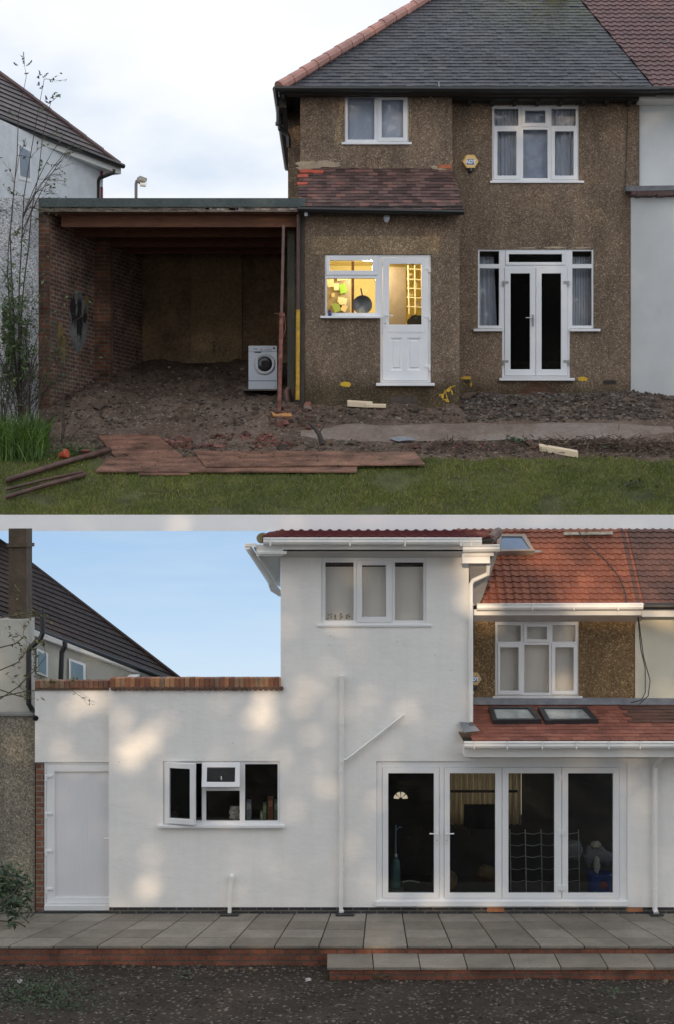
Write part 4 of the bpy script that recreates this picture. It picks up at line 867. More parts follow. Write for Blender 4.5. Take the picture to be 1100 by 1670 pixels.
# rubble
rn = random.Random(3)
def scatter(name, mm, n, box, smin, smax, label, pred=None, lift=.0):
    pts = []
    while len(pts) < n:
        a = rn.uniform(box[0], box[2]); d = rn.uniform(box[1], box[3])
        if pred and not pred(a, d): continue
        s = smin+(smax-smin)*rn.random()**3; pts.append(((a, d, gA(a, d)+s*.3+lift), s))
    mb = MB(); stones(mb, pts, rn); o = mb.build(name, mm); return tag(o, label, 'rubble', kind='stuff')
rub = islandmat('broken_rubble', [(0,(.045,.032,.024)),(.6,(.10,.073,.056)),(.93,(.155,.118,.094)),(1,(.28,.235,.195))], .85)
rubred = islandmat('broken_brick_rubble', [(0,(.07,.04,.03)),(.5,(.15,.07,.055)),(.85,(.24,.10,.08)),(1,(.30,.16,.13))], .85)
gravelm = islandmat('grey_gravel', [(0,(.040,.033,.027)),(.6,(.088,.074,.062)),(1,(.20,.175,.155))], .85)
notpath = lambda a, d: abs(d-(25.43+.02*a)) > .33 or (a < -.6 and rn.random() < .35)
scatter('rubble', rub, 5200, (-5.3,24.6,5.9,27.2), .005, .032, 'brown broken rubble and clods strewn over the mud', lambda a,d: notpath(a,d) and not (kx0 < a < kx1 and d > 26.45) and not (a > kx1 and d > 27.5))
scatter('rubble', rub, 1500, (-4.9,27.2,-1.0,29.6), .005, .035, 'dark clods of soil on the garage floor', lambda a,d: a > -4.95+(d-27)*.35 and not (wx0-.1 < a < wx1+.1 and d > dw-.05 and d < dw+.6))
scatter('gravel', gravelm, 3600, (2.2,25.85,5.5,27.3), .004, .038, 'grey gravel heap under the french doors')
scatter('brick_rubble', rubred, 420, (-2.9,24.9,-.75,25.35), .008, .055, 'pinkish broken brick pieces in the trench right of the boards', lambda a,d: math.sin(a*9)+math.sin(a*4+d*9) > -.2)
scatter('brick_rubble', rubred, 55, (-1.2,25.6,-.3,26.5), .015, .09, 'brick lumps at the foot of the garage corner')
scatter('brick_rubble', rubred, 60, (1.0,24.75,3.4,25.1), .01, .06, 'red brick scraps along the near edge of the path')
cr = MB(); pts = []
for i in range(260):
    x_, d_ = rn.uniform(-3.7,1.1), rn.uniform(24.15,24.75); s_ = .004+.012*rn.random()**3; pts.append(((x_, d_, prof([(22.8,5.50),(24.6,6.46),(26.5,7.46)], d_)+.065+s_*.2+(.03 if x_ > -2 else 0)), s_))
stones(cr, pts, rn); tag(cr.build('mud_crumbs', rub), 'mud crumbs and grit on the boards', 'mud', kind='stuff')
pts = []
for i in range(70):
    x_, d_ = rn.uniform(-4.2,5.2), rn.choice((rn.uniform(24.85,25.15), rn.uniform(25.8,26.6))); s_ = rn.uniform(.03,.075)
    if kx0-.1 < x_ < kx1+.1 and d_ > 26.3: continue
    pts.append(((x_, d_, gA(x_, d_)+s_*.15), s_))
cr = MB(); stones(cr, pts, rn, .55); tag(cr.build('clods', islandmat('earth_clod', [(0,(.05,.036,.027)),(.7,(.10,.072,.055)),(1,(.19,.15,.12))], .85)), 'larger clods and broken lumps across the mud', 'clods', kind='stuff')
# roots and twigs along the path edge
barkm = M('dry_bark', (.055,.042,.032), .8, .3, 20); stemg = M('green_brown_stem', (.08,.07,.04), .7, .3, 20); leafm = islandmat('leaf_green', [(0,(.03,.06,.015)),(.6,(.06,.11,.03)),(1,(.12,.17,.05))], .5, 3); leafdark = islandmat('leaf_dark', [(0,(.012,.03,.012)),(1,(.04,.075,.025))], .4, 3)
mb = MB()
for i in range(900):
    a = rn.uniform(1.3, 5.7) if rn.random() < .35 else rn.uniform(3.3, 5.7); d = rn.gauss(24.92, .12); p = Vector((a, d, gA(a,d)+rn.uniform(0,.08)))
    q = Vector((rn.uniform(-1,1), rn.uniform(-.5,.5), rn.uniform(-.2,.5))).normalized(); pts = [p]; L_n = rn.uniform(.05,.26)
    for k in range(4): q = (q+Vector((rn.uniform(-1,1),rn.uniform(-1,1),rn.uniform(-1,.4)))*.45).normalized(); pts.append(pts[-1]+q*L_n/4)
    mb.tube(pts, [rn.uniform(.004,.013)*(1-.15*k) for k in range(5)], 4, cap=False)
tag(mb.build('dead_roots', islandmat('root_brown', [(0,(.05,.034,.025)),(.7,(.15,.10,.075)),(1,(.28,.20,.15))], .8)), 'heap of dead roots and stalks along the lawn edge', 'roots', kind='stuff')
mb = MB()
for i in range(260):
    a = rn.uniform(-5.5,5.8); d = rn.uniform(23.0,25.3); p = Vector((a, d, gA(a,d)+.025)); q = Vector((rn.uniform(-1,1), rn.uniform(-.6,.6), rn.uniform(-.1,.25))).normalized()*rn.uniform(.03,.16)
    mb.tube([p, p+q*.5+Vector((0,0,.01)), p+q], rn.uniform(.002,.005), 4, cap=False)
tag(mb.build('scattered_twigs', islandmat('straw_twig', [(0,(.10,.08,.05)),(1,(.34,.27,.17))], .8)), 'thin twigs and straw scattered over mud and lawn', 'twigs', kind='stuff')
lf = MB()
for i in range(230):
    a = rn.uniform(-5.5,5.8); d = rn.choice((rn.gauss(24.75,.12), rn.uniform(23,24.6))); leafquad(lf, Vector((a, d, gA(a,d)+(.11 if -3.6 < a < 1.2 and d > 24.2 else .05))), rn.uniform(.012,.035), rn)
tag(lf.build('fallen_leaves', islandmat('fallen_leaf', [(0,(.07,.035,.02)),(.5,(.16,.09,.05)),(.8,(.06,.10,.03)),(1,(.30,.26,.2))], .7)), 'small fallen leaves and scraps on the lawn and boards', 'leaves', kind='stuff')
# grass blades
nb = 95000; rs = np.random.RandomState(5)
xx = rs.uniform(-6.2, 6.2, nb); dd = rs.uniform(22.79, 24.95, nb)
mbv = []; mbf = []; k = 0
for i in range(nb):
    x, d = xx[i], dd[i]
    e_ = 24.55+.13*noise.noise(Vector((x*1.1,0,5)))+.07*noise.noise(Vector((x*5,0,9)))+(.22 if x < -4.1 else 0)
    pn = noise.noise(Vector((x*1.7, d*2.2, 11)))
    if d > e_+.02+.22*max(0, pn)*rs.rand(): continue
    if pn < -.22 and rs.rand() < min(.9, (-pn-.15)*2.6): continue
    z = gA(x, d); h = .026+.04*rs.rand()**2+.035*max(0, pn); w = .0042; q = rs.rand()*6.28; lx, ly = math.cos(q)*h*.7, math.sin(q)*h*.7; r2 = rs.rand()*6.28; wx, wy = math.cos(r2)*w, math.sin(r2)*w
    mbv += [(x-wx, d-wy, z-.004), (x+wx, d+wy, z-.004), (x+lx, d+ly, z+h)]; mbf.append((k, k+1, k+2)); k += 3
gb = MB(); gb.v = mbv; gb.f = mbf; gb.m = [0]*len(mbf)
mgr, N_, L_, b_ = base_mat('grass_blade'); gg = N_.new('ShaderNodeNewGeometry'); r_ = ramp(N_, [(0,(.085,.125,.020)),(.55,(.165,.215,.038)),(.85,(.23,.26,.065)),(1,(.42,.36,.19))]); L_.new(gg.outputs['Random Per Island'], r_.inputs[0])
t_ = N_.new('ShaderNodeTexCoord').outputs['Object']; n_ = noise_n(N_, L_, t_, 1.1, 5, .7); r2_ = ramp(N_, [(.3,(.55,.6,.6)),(.7,(1.25,1.15,1.0))]); L_.new(n_.outputs['Fac'], r2_.inputs[0])
L_.new(mixc(N_, L_, 'MULTIPLY', 1.0, r_.outputs[0], r2_.outputs[0]), b_.inputs['Base Color']); b_.inputs['Roughness'].default_value = .65; b_.inputs['Specular IOR Level'].default_value = .2
tag(gb.build('grass', mgr), 'short patchy green lawn grass of the upper garden', 'grass', kind='stuff')

# left shrub: bare branching stems with sparse leaves, some purple flower spikes
rn = random.Random(21)
t = thing('butterfly_bush', 'tall straggly bush with dry flower spikes rising in front of the left white house', 'shrub', tuple(onA(36,700)))
st = MB(); lv_ = MB(); b0 = onA(34,700)
for (tx, ty, dp) in ((40,125,2),(70,128,2),(84,165,2),(30,250,2)):
    tip = P(tx, ty, 25.2); n = 9; pts = []
    for k in range(n+1):
        f_ = k/n; pts.append(b0.lerp(tip, f_)+Vector((math.sin(f_*3.1)*-.18+rn.uniform(-.03,.03), rn.uniform(-.05,.05), 0)))
    st.tube(pts, [.018*(1-.75*k/n) for k in range(n+1)], 5, cap=False)
    for k in range(5, n+1):
        twigs(st, lv_, pts[k], Vector((rn.uniform(-1,1), rn.uniform(-.5,.5), rn.uniform(-.1,1))), rn.uniform(.15,.36), .005, 1, rn, 2, .045)
for (tx, ty) in ((120,190),(130,215),(145,200),(110,250),(90,268),(80,300),(75,330)):
    s0 = b0.lerp(P(38,210,25.2), .62+.1*rn.random()); tip = P(tx-8, ty+20, 25.3); pts = [s0.lerp(tip, k/6)+Vector((0,0,.15*math.sin(k/6*3.1))) for k in range(7)]
    st.tube(pts, [.009*(1-.8*k/6) for k in range(7)], 5, cap=False)
    for k in (2,3,4,5): twigs(st, lv_, pts[k], Vector((1, rn.uniform(-.5,.5), rn.uniform(-.5,.9))), .3, .004, 1, rn, 1, .035)
st.build('stems', barkm, t); lv_.build('leaves', islandmat('sage_leaf', [(0,(.05,.08,.03)),(1,(.13,.17,.08))], .6), t)
sp = MB()
def spike(px, py, h_, lean=0, d=25.2):
    b_ = P(px, py, d)
    for k in range(46):
        f_ = k/46; leafquad(sp, b_+Vector((lean*f_*h_+rn.uniform(-1,1)*.022*(1-f_*.8), rn.uniform(-1,1)*.02, f_*h_)), .016, rn)
for (px,py,h_,l_) in ((38.5,103,.19,0),(44,107,.09,.9),(27,106,.05,-.9),(70,126,.08,1.1),(66,122,.07,-.3),(62,127,.04,.2),(62,139,.06,.3),(66,144,.05,.9),(84,160,.10,.6),(76,162,.06,-.2),(81,168,.04,.3)): spike(px, py, h_, l_)
sp.build('flower_spikes', M('dry_purple_spike', (.09,.075,.14), .8, .2), t)
t = thing('garden_shrub', 'dense leafy shrub low at the left edge below the tall bush', 'shrub', tuple(onA(30,690)))
st = MB(); lv_ = MB(); b0 = onA(34,712)
for i in range(26):
    twigs(st, lv_, b0+Vector((rn.uniform(-.5,.15), rn.uniform(-.1,.3), 0)), Vector((rn.uniform(-.35,.06), rn.uniform(-.2,.2), 1)), rn.uniform(.8,1.7), .012, 3, rn, 1, .04, .5)
for i in range(2600):
    px = 4+abs(rn.gauss(0,26)); py = rn.gauss(548, 44)
    if px < 62 and noise.noise(Vector((px*.09,py*.06,4))) > -.12: leafquad(lv_, P(px, py, rn.uniform(25.0,25.5)), rn.uniform(.025,.05), rn)
st.build('stems', barkm, t); lv_.build('leaves', leafm, t)
t = thing('bramble_stem', 'bare arching stems in front of the garage brick wall', 'shrub', tuple(onA(85,715)))
st = MB(); lv_ = MB(); b0 = onA(83,722)
for (pts) in ([(104,715),(106,650),(102,600)], [(62,700),(66,640),(78,560),(110,500)], [(100,735),(110,690),(118,670)], [(100,735),(125,700),(148,678)], [(100,735),(104,690),(102,640)], [(60,650),(80,620),(120,575)], [(62,690),(84,655),(96,640)], [(45,700),(50,640),(46,600),(60,540),(82,510)]):
    ps = [P(a, b, 25.1) for a, b in pts]; ps = [ps[0]]+[ps[i].lerp(ps[i+1], .5)+Vector((rn.uniform(-.03,.03),0,rn.uniform(-.03,.03))) for i in range(len(ps)-1)]+[ps[-1]]
    st.tube(ps, [.012*(1-.7*k/len(ps)) for k in range(len(ps))], 5, cap=False)
    for k in range(1, len(ps), 2): twigs(st, lv_, ps[k], Vector((rn.uniform(-1,1), rn.uniform(-.5,.5), rn.uniform(0,1))), rn.uniform(.1,.22), .004, 0, rn, 0, .025)
st.build('stems', barkm, t); lv_.build('leaves', leafdark, t)
t = thing('iris_clump', 'thick clump of bright green strap leaves at the lower left edge', 'plant', tuple(onA(45,735)))
lv_ = MB()
for i in range(900):
    b0 = onA(rn.uniform(-10,70), 0) if False else Vector((X(rn.uniform(-15,72),24.7), rn.uniform(24.45,25.0), 0)); b0.z = gA(b0.x, b0.y)
    h_ = rn.uniform(.30,.68)*(1-.35*max(0,(b0.x+5.0))); ln = Vector((rn.gauss(0,.14), rn.gauss(-.03,.10), 0)); w = rn.uniform(.006,.012)
    q_ = rn.uniform(-.7,.7); wx = Vector((math.cos(q_)*w, math.sin(q_)*w, 0)); a1 = b0+ln*.4+Vector((0,0,h_*.6)); a2 = b0+ln*1.3+Vector((0,0,h_))
    lv_.face([b0-wx, b0+wx, a1+wx*.8, a1-wx*.8]); lv_.face([a1-wx*.8, a1+wx*.8, a2])
lv_.build('leaves', islandmat('strap_leaf', [(0,(.03,.075,.006)),(.6,(.065,.14,.012)),(1,(.12,.21,.03))], .45, 3), t)
t = thing('young_sapling', 'dark twisted stump standing in the mud before the back door', 'stump', tuple(onA(530,724)))
st = MB(); q = onA(528,724); d_ = q.y; ps = [P(526,724,d_), P(521,708,d_), P(513,697,d_), P(504,690,d_), P(503,682,d_)]; st.tube(ps, [.045,.04,.03,.018,.010], 8)
st.tube([P(521,706,d_), P(528,694,d_), P(531,684,d_)], [.015,.010,.006], 6); st.tube([P(513,697,d_), P(518,690,d_)], [.012,.006], 6); st.build('stem', M('dark_stump_bark', (.06,.05,.045), .8, .4, 14, bmp=.006), t)
lf = MB()
for (px, py, n, s) in ((1030,797,36,.045),(1020,790,10,.03),(840,722,40,.05),(855,728,22,.045),(1000,735,26,.045),(560,730,16,.03),(630,735,14,.03)):
    q = onA(px, py)
    for i in range(n): leafquad(lf, q+Vector((rn.gauss(0,.09), rn.gauss(0,.06), rn.uniform(.02,.12))), s*rn.uniform(.6,1.1), rn)
tag(lf.build('weeds', leafdark), 'dark leafy weeds dotted over the lawn and path edge', 'weeds', kind='stuff')
lf = MB()
for i in range(900):
    a = rn.uniform(-5.6,-3.9); d = rn.gauss(24.75,.14); leafquad(lf, Vector((a, d, gA(a,d)+rn.uniform(.01,.10))), rn.uniform(.015,.04), rn)
tag(lf.build('ground_cover', leafm), 'low leafy weeds around the flower pots', 'weeds', kind='stuff')
# ================================================================== LOWER GARDEN (finished white extension)
dF, dR = 20.5, 21.65
def gB(x, d): return -.055+.03*noise.noise(Vector((x*.9, d*.9, 4)))+.014*noise.noise(Vector((x*4, d*4, 1)))+.007*noise.noise(Vector((x*14, d*14, 2)))
xsB = [-60,-20]+[round(-7+.09*i, 3) for i in range(157)]+[20,60]; dsB = [-60,-20,0,10,14]+[15.6+.05*i for i in range(73)]+[19.4,21,23.3]
gm = grid_mesh(xsB, dsB, gB)
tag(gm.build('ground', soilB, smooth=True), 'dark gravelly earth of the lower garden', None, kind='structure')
# sky behind the lower house
m, N_, L_, b_ = base_mat('evening_sky'); tcn_ = N_.new('ShaderNodeTexCoord')
sp_ = N_.new('ShaderNodeSeparateXYZ'); L_.new(tcn_.outputs['Object'], sp_.inputs[0])
mr_ = N_.new('ShaderNodeMapRange'); mr_.inputs['From Min'].default_value = 2.6; mr_.inputs['From Max'].default_value = 5.3; L_.new(sp_.outputs['Z'], mr_.inputs['Value'])
r_ = ramp(N_, [(0,(.70,.82,.92)),(.35,(.55,.73,.92)),(1,(.38,.58,.84))]); L_.new(mr_.outputs[0], r_.inputs[0])
n_ = noise_n(N_, L_, tcn_.outputs['Object'], .9, 5, .55, (.35,1,2.4)); r2_ = ramp(N_, [(.42,(0,0,0)),(.75,(.22,.22,.22))]); L_.new(n_.outputs['Fac'], r2_.inputs[0])
c_ = mixc(N_, L_, 'MIX', r2_.outputs[0], r_.outputs[0], (.78,.85,.92))
b_.inputs['Base Color'].default_value = (0,0,0,1); b_.inputs['Specular IOR Level'].default_value = 0; b_.inputs['Roughness'].default_value = 1
L_.new(c_, b_.inputs['Emission Color']); b_.inputs['Emission Strength'].default_value = .84
mb = MB(); mb.box(-14, 14, 23.30, 23.41, 0, 5.29)
o = mb.build('sky', m, wpos=(0,23.3,0)); tag(o, 'clear pale blue evening sky behind the lower house', None, kind='structure')

hB = thing('house', 'white rendered two-storey extension with folding glass doors and brown dashed wall behind', 'house', (1.0, 21, .2))
zb = Z(1480,dF); zw = Z(1124,dF)
kwin = (266,1241.5,457,1347); bif = (614,1241.6,1024,1479)
twin = (524,909,696,1018)
mb = MB()
mb.panel(rects(dF, (458,903,765,1480), (178,1123,458.5,1480), (764.5,1236,1140,1480)), rects(dF, kwin, bif, twin), dF, .14)
mb.build('wall', render_white, hB)
mb = MB(); tx0, tx1 = X(458,dF), X(765,dF)
mb.box(tx0, tx0+.14, dF+.141, 22.64, zw, Z(903,dF)); mb.box(tx1-.14, tx1, dF+.141, 22.64, Z(1236,dF), Z(903,dF))
mb.box(X(178,dF), X(178,dF)+.14, dF+.141, 22.6, .2, zw-.01); mb.build('flank_wall', render_white, hB)
mb = MB(); bx0, bx1 = X(590,dF), X(1135,dF)
mb.box(X(182,dF), X(1135,dF), 22.60, 22.64, .1, 2.6); mb.box(bx0, bx0+.05, dF+.15, 22.59, .1, 2.6); mb.box(X(182,dF), tx0, dF+.15, 22.59, zw-.25, zw-.15); mb.box(tx0+.01, X(1135,dF), dF+.15, 21.6, 2.50, 2.55); mb.box(X(182,dF), X(1135,dF), dF+.15, 22.59, .16, .22); mb.box(tx0+.15, tx1-.15, 22.5, 22.6, 2.7, 5)
mb.build('inner_lining', dark_room, hB)
mb = MB(); mb.panel(rects(dF, (178,1480,1140,1496)), [], dF+.012, .12); mb.build('plinth', brick_blue, hB)
mb = MB(); mb.pb(795,1480.5,823,1487.5, dF+.006, .02); mb.pb(1023,1480.5,1049,1487.5, dF+.006, .02); mb.build('orange_vent_brick', M('orange_vent_brick', (.36,.15,.07), .8, .2, 10), hB)
# brick parapet (soldier course) with a row of tile ends below
sol = islandmat('soldier_brick', [(0,(.16,.07,.045)),(.4,(.30,.12,.06)),(.7,(.42,.22,.11)),(1,(.20,.14,.10))], .8, 6)
def soldier(x0, x1, y0, y1, d, name='parapet'):
    mb = MB(); a = x0
    while a < x1-2: mb.pb(a, y0+rnd.uniform(0,.5), min(a+7.6,x1), y1, d-.035+rnd.uniform(-.003,.003), .2); a += 8.1
    mb.pb(x0,y0+1.2,x1,y1-.3, d-.026, .18); return mb.build(name, sol, hB, bevel=.003)
soldier(180,458,1106,1121, dF); 
mb = MB(); a = 180
while a < 456: mb.lathe(P(a+4,1123.2,dF-.04), (0,1,0), [(0,.030),(.03,.030)], 10); a += 8.6
mb.pb(180,1120.8,458,1123.4, dF-.045, .1); mb.build('creasing_tiles', M('creasing_tile', (.12,.07,.05), .8, .3, 12), hB)
# side part with the panelled door
dS = 20.62
mb = MB(); mb.panel(rects(dS, (57,1126,178.5,1243.5)), [], dS, .12); mb.build('side_wall', render_white, hB)
mb = MB(); mb.pb(57,1112,184,1122, dS+.02, .2); a = 57
while a < 180: mb.pb(a, 1110.5+rnd.uniform(0,.5), a+7.4, 1122, dS-.03, .2); a += 8
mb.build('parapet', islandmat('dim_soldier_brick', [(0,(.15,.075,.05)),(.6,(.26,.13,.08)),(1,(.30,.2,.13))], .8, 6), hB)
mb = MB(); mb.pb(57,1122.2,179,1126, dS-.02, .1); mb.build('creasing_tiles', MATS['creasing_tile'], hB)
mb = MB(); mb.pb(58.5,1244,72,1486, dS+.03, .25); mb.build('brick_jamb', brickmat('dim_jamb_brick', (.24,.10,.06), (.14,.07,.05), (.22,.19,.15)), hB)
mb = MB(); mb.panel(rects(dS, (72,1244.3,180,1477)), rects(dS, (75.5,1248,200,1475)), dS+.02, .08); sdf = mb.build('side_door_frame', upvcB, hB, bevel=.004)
mb = MB(); mb.panel(rects(dS, (76,1248.5,179.9,1474.5)), rects(dS, (89,1259,200,1464)), dS+.005, .06)
sdd = mb.build('side_door', upvcB, hB, bevel=.004)
m, N_, L_, b_ = base_mat('grooved_upvc'); uvn = N_.new('ShaderNodeTexCoord').outputs['UV']
w_ = N_.new('ShaderNodeTexWave'); w_.wave_profile = 'SAW'; w_.inputs['Scale'].default_value = 8.5; L_.new(uvn, w_.inputs['Vector']); r_ = ramp(N_, [(0,(0,0,0)),(.08,(1,1,1))]); L_.new(w_.outputs['Fac'], r_.inputs[0]); bump(N_, L_, b_, r_.outputs[0], .003)
b_.inputs['Base Color'].default_value = (.72,.72,.74,1); b_.inputs['Roughness'].default_value = .4
mb = MB(); mb.box(X(88,dS), X(179.9,dS), dS+.03, dS+.05, Z(1465,dS), Z(1258,dS)); mb.build('grooved_panel', m, sdd)
mb = MB(); mb.tube([P(170,1368,dS-.05),P(178,1368,dS-.05)], .010, 8); mb.tube([P(177.2,1368,dS+.03),P(177.2,1368,dS-.055)], .010, 8); mb.build('handle', upvcB, sdd)
for y in (1267,1328,1389,1451):
    mb = MB(); mb.pb(77,y-2.5,85,y+1.5, dS-.012, .016); mb.pb(73.6,y-2,77.2,y+8, dS-.004, .03); mb.build('hinge', upvcB, sdd, bevel=.003)
mb = MB(); mb.pb(72,1477,183,1485.5, dS-.06, .14); mb.build('threshold', upvcB, hB, bevel=.004)

# tower window
window(hB, dF+.03, twin, [(531,917.5,577,1012), (644.5,917.5,691,1012)], [((582,913.5,639.8,1015),(591,922,630,1006))], (517.5,1018,704,1022), mat=upvcB, gl=glassmat('bright_glass', (.95,.95,.95), .4, .10), label='white three-light upstairs window in the white tower wall')
mb = MB(); mb.box(X(526,dF), X(694,dF), dF+.145, dF+.155, Z(1018,dF), Z(925,dF)); mb.build('backing_blind', blindB, hB)
t = thing('windowsill_plants', 'small dark sprigs of plants on the tower window sill', 'plant', tuple(P(548,1012,dF+.13)))
mb = MB()
for i in range(60): leafquad(mb, P(rn.choice((536,541,547,556,567))+rn.gauss(0,2), 1006+rn.gauss(0,3.5), dF+.13), .015, rn)
mb.build('leaves', leafdark, t)
# kitchen window
window(hB, dF+.02, kwin, [(336,1290.5,391,1339), (399.6,1247,453,1339), (318.5,1247,329,1339), (272,1247,318,1339), (334,1247,391,1284)], [], (258,1347,464,1351), mat=upvcB, gl=glassmat('clear_dark_glass', (.85,.87,.87), .6), label='white kitchen window with its left casement and top light open') if False else None
fr = MB(); fr.panel(rects(dF, kwin), rects(dF, (336,1290.5,391,1339.5), (399.6,1247,453,1339.5), (271,1246,329,1339.5), (334,1246,391,1284)), dF+.02, .07); kw = fr.build('window', upvcB, hB, bevel=.004); kw['label'] = 'white kitchen window with its left casement and top light open'
gk = glassmat('clear_dark_glass', (.85,.87,.87), .6)
for p in ((336,1290.5,391,1339.5), (399.6,1247,453,1339.5)):
    mb = MB(); mb.box(X(p[0],dF)-.004, X(p[2],dF)+.004, dF+.05, dF+.058, Z(p[3],dF)-.004, Z(p[1],dF)+.004); mb.build('pane', gk, kw)
mb = MB(); mb.pb(258,1347,464,1351, dF-.06, .08); mb.build('sill', upvcB, kw, bevel=.004)
def rotpanel(outer, hole, hinge, axis, ang, nm, gl_):
    mb = MB(); mb.panel(rects(dF, outer), rects(dF, hole), dF-.0, .05)
    g = MB(); g.box(X(hole[0],dF)-.004, X(hole[2],dF)+.004, dF+.02, dF+.028, Z(hole[3],dF)-.004, Z(hole[1],dF)+.004)
    Mx = Matrix.Translation(hinge) @ Matrix.Rotation(ang, 4, axis) @ Matrix.Translation(-Vector(hinge))
    for q in (mb, g): q.v = [tuple(Mx @ Vector(p)) for p in q.v]
    c = mb.build(nm, upvcB, kw, bevel=.006); return c, g
c, g = rotpanel((268.5,1243.5,322,1343), (277,1252.5,313,1334), P(268.5,1300,dF), 'Z', R(-18), 'casement', gk); g.build('pane', gk, kw)
c, g = rotpanel((330,1243.5,392,1284), (338,1252,384,1275.5), P(360,1243.5,dF), 'X', R(-20), 'top_light', gk); g.build('pane', glassmat('sky_facing_glass', (.4,.42,.45), 5.0, .15), kw)
mb = MB(); mb.tube([P(361,1272,dF-.10), P(361,1266,dF-.09)], .006, 6); mb.build('stay', upvcB, kw)
# things behind the kitchen window
isl = Z(1340,dF)
mb = MB(); mb.box(X(200,dF), X(456,dF), dF+.10, dF+.35, isl-.05, isl-.012); mb.build('inner_sill', dark_room, hB)
boxm = lambda n, c: M(n, c, .6, .4, 30, fine=.3)
for (x0,x1,y0,c,lb,nm,cat) in ((401,409,1310,(.20,.23,.25),'slim grey carton, left of the boxes behind the kitchen window','food_carton','carton'),(424,428,1328,(.34,.33,.20),'small pale packet beside the cereal boxes','food_packet','packet'),(428.5,434,1314,(.15,.22,.12),'green cereal packet left of the tall red-brown box','cereal_box','box'),(436,445,1305,(.22,.07,.03),'tall red-brown cereal box, highest of the row','cereal_box','box'),(446.5,452.3,1310,(.20,.24,.16),'pale green cereal box at the right window edge','cereal_box','box')):
    t = thing(nm, lb, cat, tuple(P((x0+x1)/2,1340,dF+.2)), 'food boxes behind the kitchen window')
    mb = MB(); mb.box(X(x0,dF), X(x1,dF), dF+.13+(.0 if x0 < 440 else .02), dF+.28, isl-.01, Z(y0,dF)); mb.build('carton', boxm('print_%d' % int(x0*10), c), t, bevel=.003)
    mb = MB(); mb.box(X(x0+.8,dF), X(x1-.8,dF), dF+.127+(.0 if x0 < 440 else .02), dF+.129+(.0 if x0 < 440 else .02), Z(y0+14,dF) if y0 < 1320 else Z(1336,dF), Z(y0+4,dF)); mb.build('label_band', boxm('band_%d' % int(x0*10), (c[0]*1.4+.14, c[1]*1.4+.10, c[2]*1.5+.05)), t)
t = thing('plastic_bag', 'crumpled white plastic bag behind the middle kitchen window pane', 'bag', tuple(P(381,1339,dF+.2)))
mb = MB(); vs = []; n_a, n_b = 16, 8
for j in range(n_b+1):
    for i in range(n_a):
        q = 2*math.pi*i/n_a; f_ = j/n_b; r_ = (.075+.012*math.sin(q*3+j))*(1-.25*f_)+.010*rn.uniform(-1,1); vs.append((X(381,dF)+math.cos(q)*r_, dF+.22+math.sin(q)*r_*.6, isl-.01+f_*.17+.012*rn.uniform(-1,1)))
mb.add(vs, [(j*n_a+i, j*n_a+(i+1)%n_a, (j+1)*n_a+(i+1)%n_a, (j+1)*n_a+i) for j in range(n_b) for i in range(n_a)]+[tuple(n_b*n_a+i for i in range(n_a))]); mb.build('bag_body', M('white_film', (.42,.45,.46), .35, .25, 30), t)
t = thing('house_plant', 'small brownish plant seen through the open left casement', 'plant', tuple(P(285,1338,dF+.25)))
mb = MB()
for i in range(40): leafquad(mb, P(286+rn.gauss(0,3), 1329+rn.gauss(0,4), dF+.22), .02, rn)
mb.build('leaves', M('dry_leaf', (.10,.08,.05), .6), t)
# bifold doors
mb = MB(); mb.panel(rects(dF, bif), rects(dF, (624,1252,717,1466), (725,1252,1011,1466)), dF+.02, .09); bf = mb.build('folding_door_frame', upvcB, hB, bevel=.005)
mb = MB(); mb.pb(612,1470.5,1026,1478.8, dF-.04, .10); mb.build('threshold', upvcB, hB, bevel=.004)
for (q, p, lb) in (((624.3,1252.3,716.7,1465.7),(633.7,1261.7,708.3,1457),'leftmost glass door leaf'), ((725.3,1252.3,819.2,1465.7),(734.3,1261.7,808.5,1457),'second glass door leaf'), ((819.8,1252.3,916.8,1465.7),(830,1261.7,905,1457),'third glass door leaf'), ((917.6,1252.3,1010.7,1465.7),(927.4,1261.7,1000.7,1457),'rightmost glass door leaf')):
    mb = MB(); mb.panel(rects(dF, q), rects(dF, p), dF+.008, .06); l_ = mb.build('folding_door', upvcB, hB, bevel=.005); l_['label'] = lb
    mb = MB(); mb.box(X(p[0],dF)-.004, X(p[2],dF)+.004, dF+.034, dF+.042, Z(p[3],dF)-.004, Z(p[1],dF)+.004); mb.build('pane', glass_b, l_)
    if q[0] < 800:
        hx = 713.5 if q[0] < 700 else 728.6; sg = -1 if q[0] < 700 else 1
        mb = MB(); mb.pb(hx-2,1352,hx+2,1377, dF-.004, .012); mb.tube([P(hx,1360.5,dF-.05), P(hx+sg*12.5,1360,dF-.055)], .010, 8); mb.tube([P(hx,1360.5,dF), P(hx,1360.5,dF-.056)], .010, 8); mb.build('handle', upvcB, l_, bevel=.002)
        mb = MB(); mb.lathe(P(hx,1371,dF-.004), (0,-1,0), [(0,.009),(.002,.008)], 10); mb.build('keyhole', chrome, l_)
for y in (1268,1358.5,1449):
    mb = MB(); mb.pb(911.5,y-4.5,922.5,y+4, dF-.006, .016); mb.tube([P(917,y-5,dF-.008), P(917,y+5,dF-.008)], .007, 6); mb.build('hinge', upvcB, bf, bevel=.002)
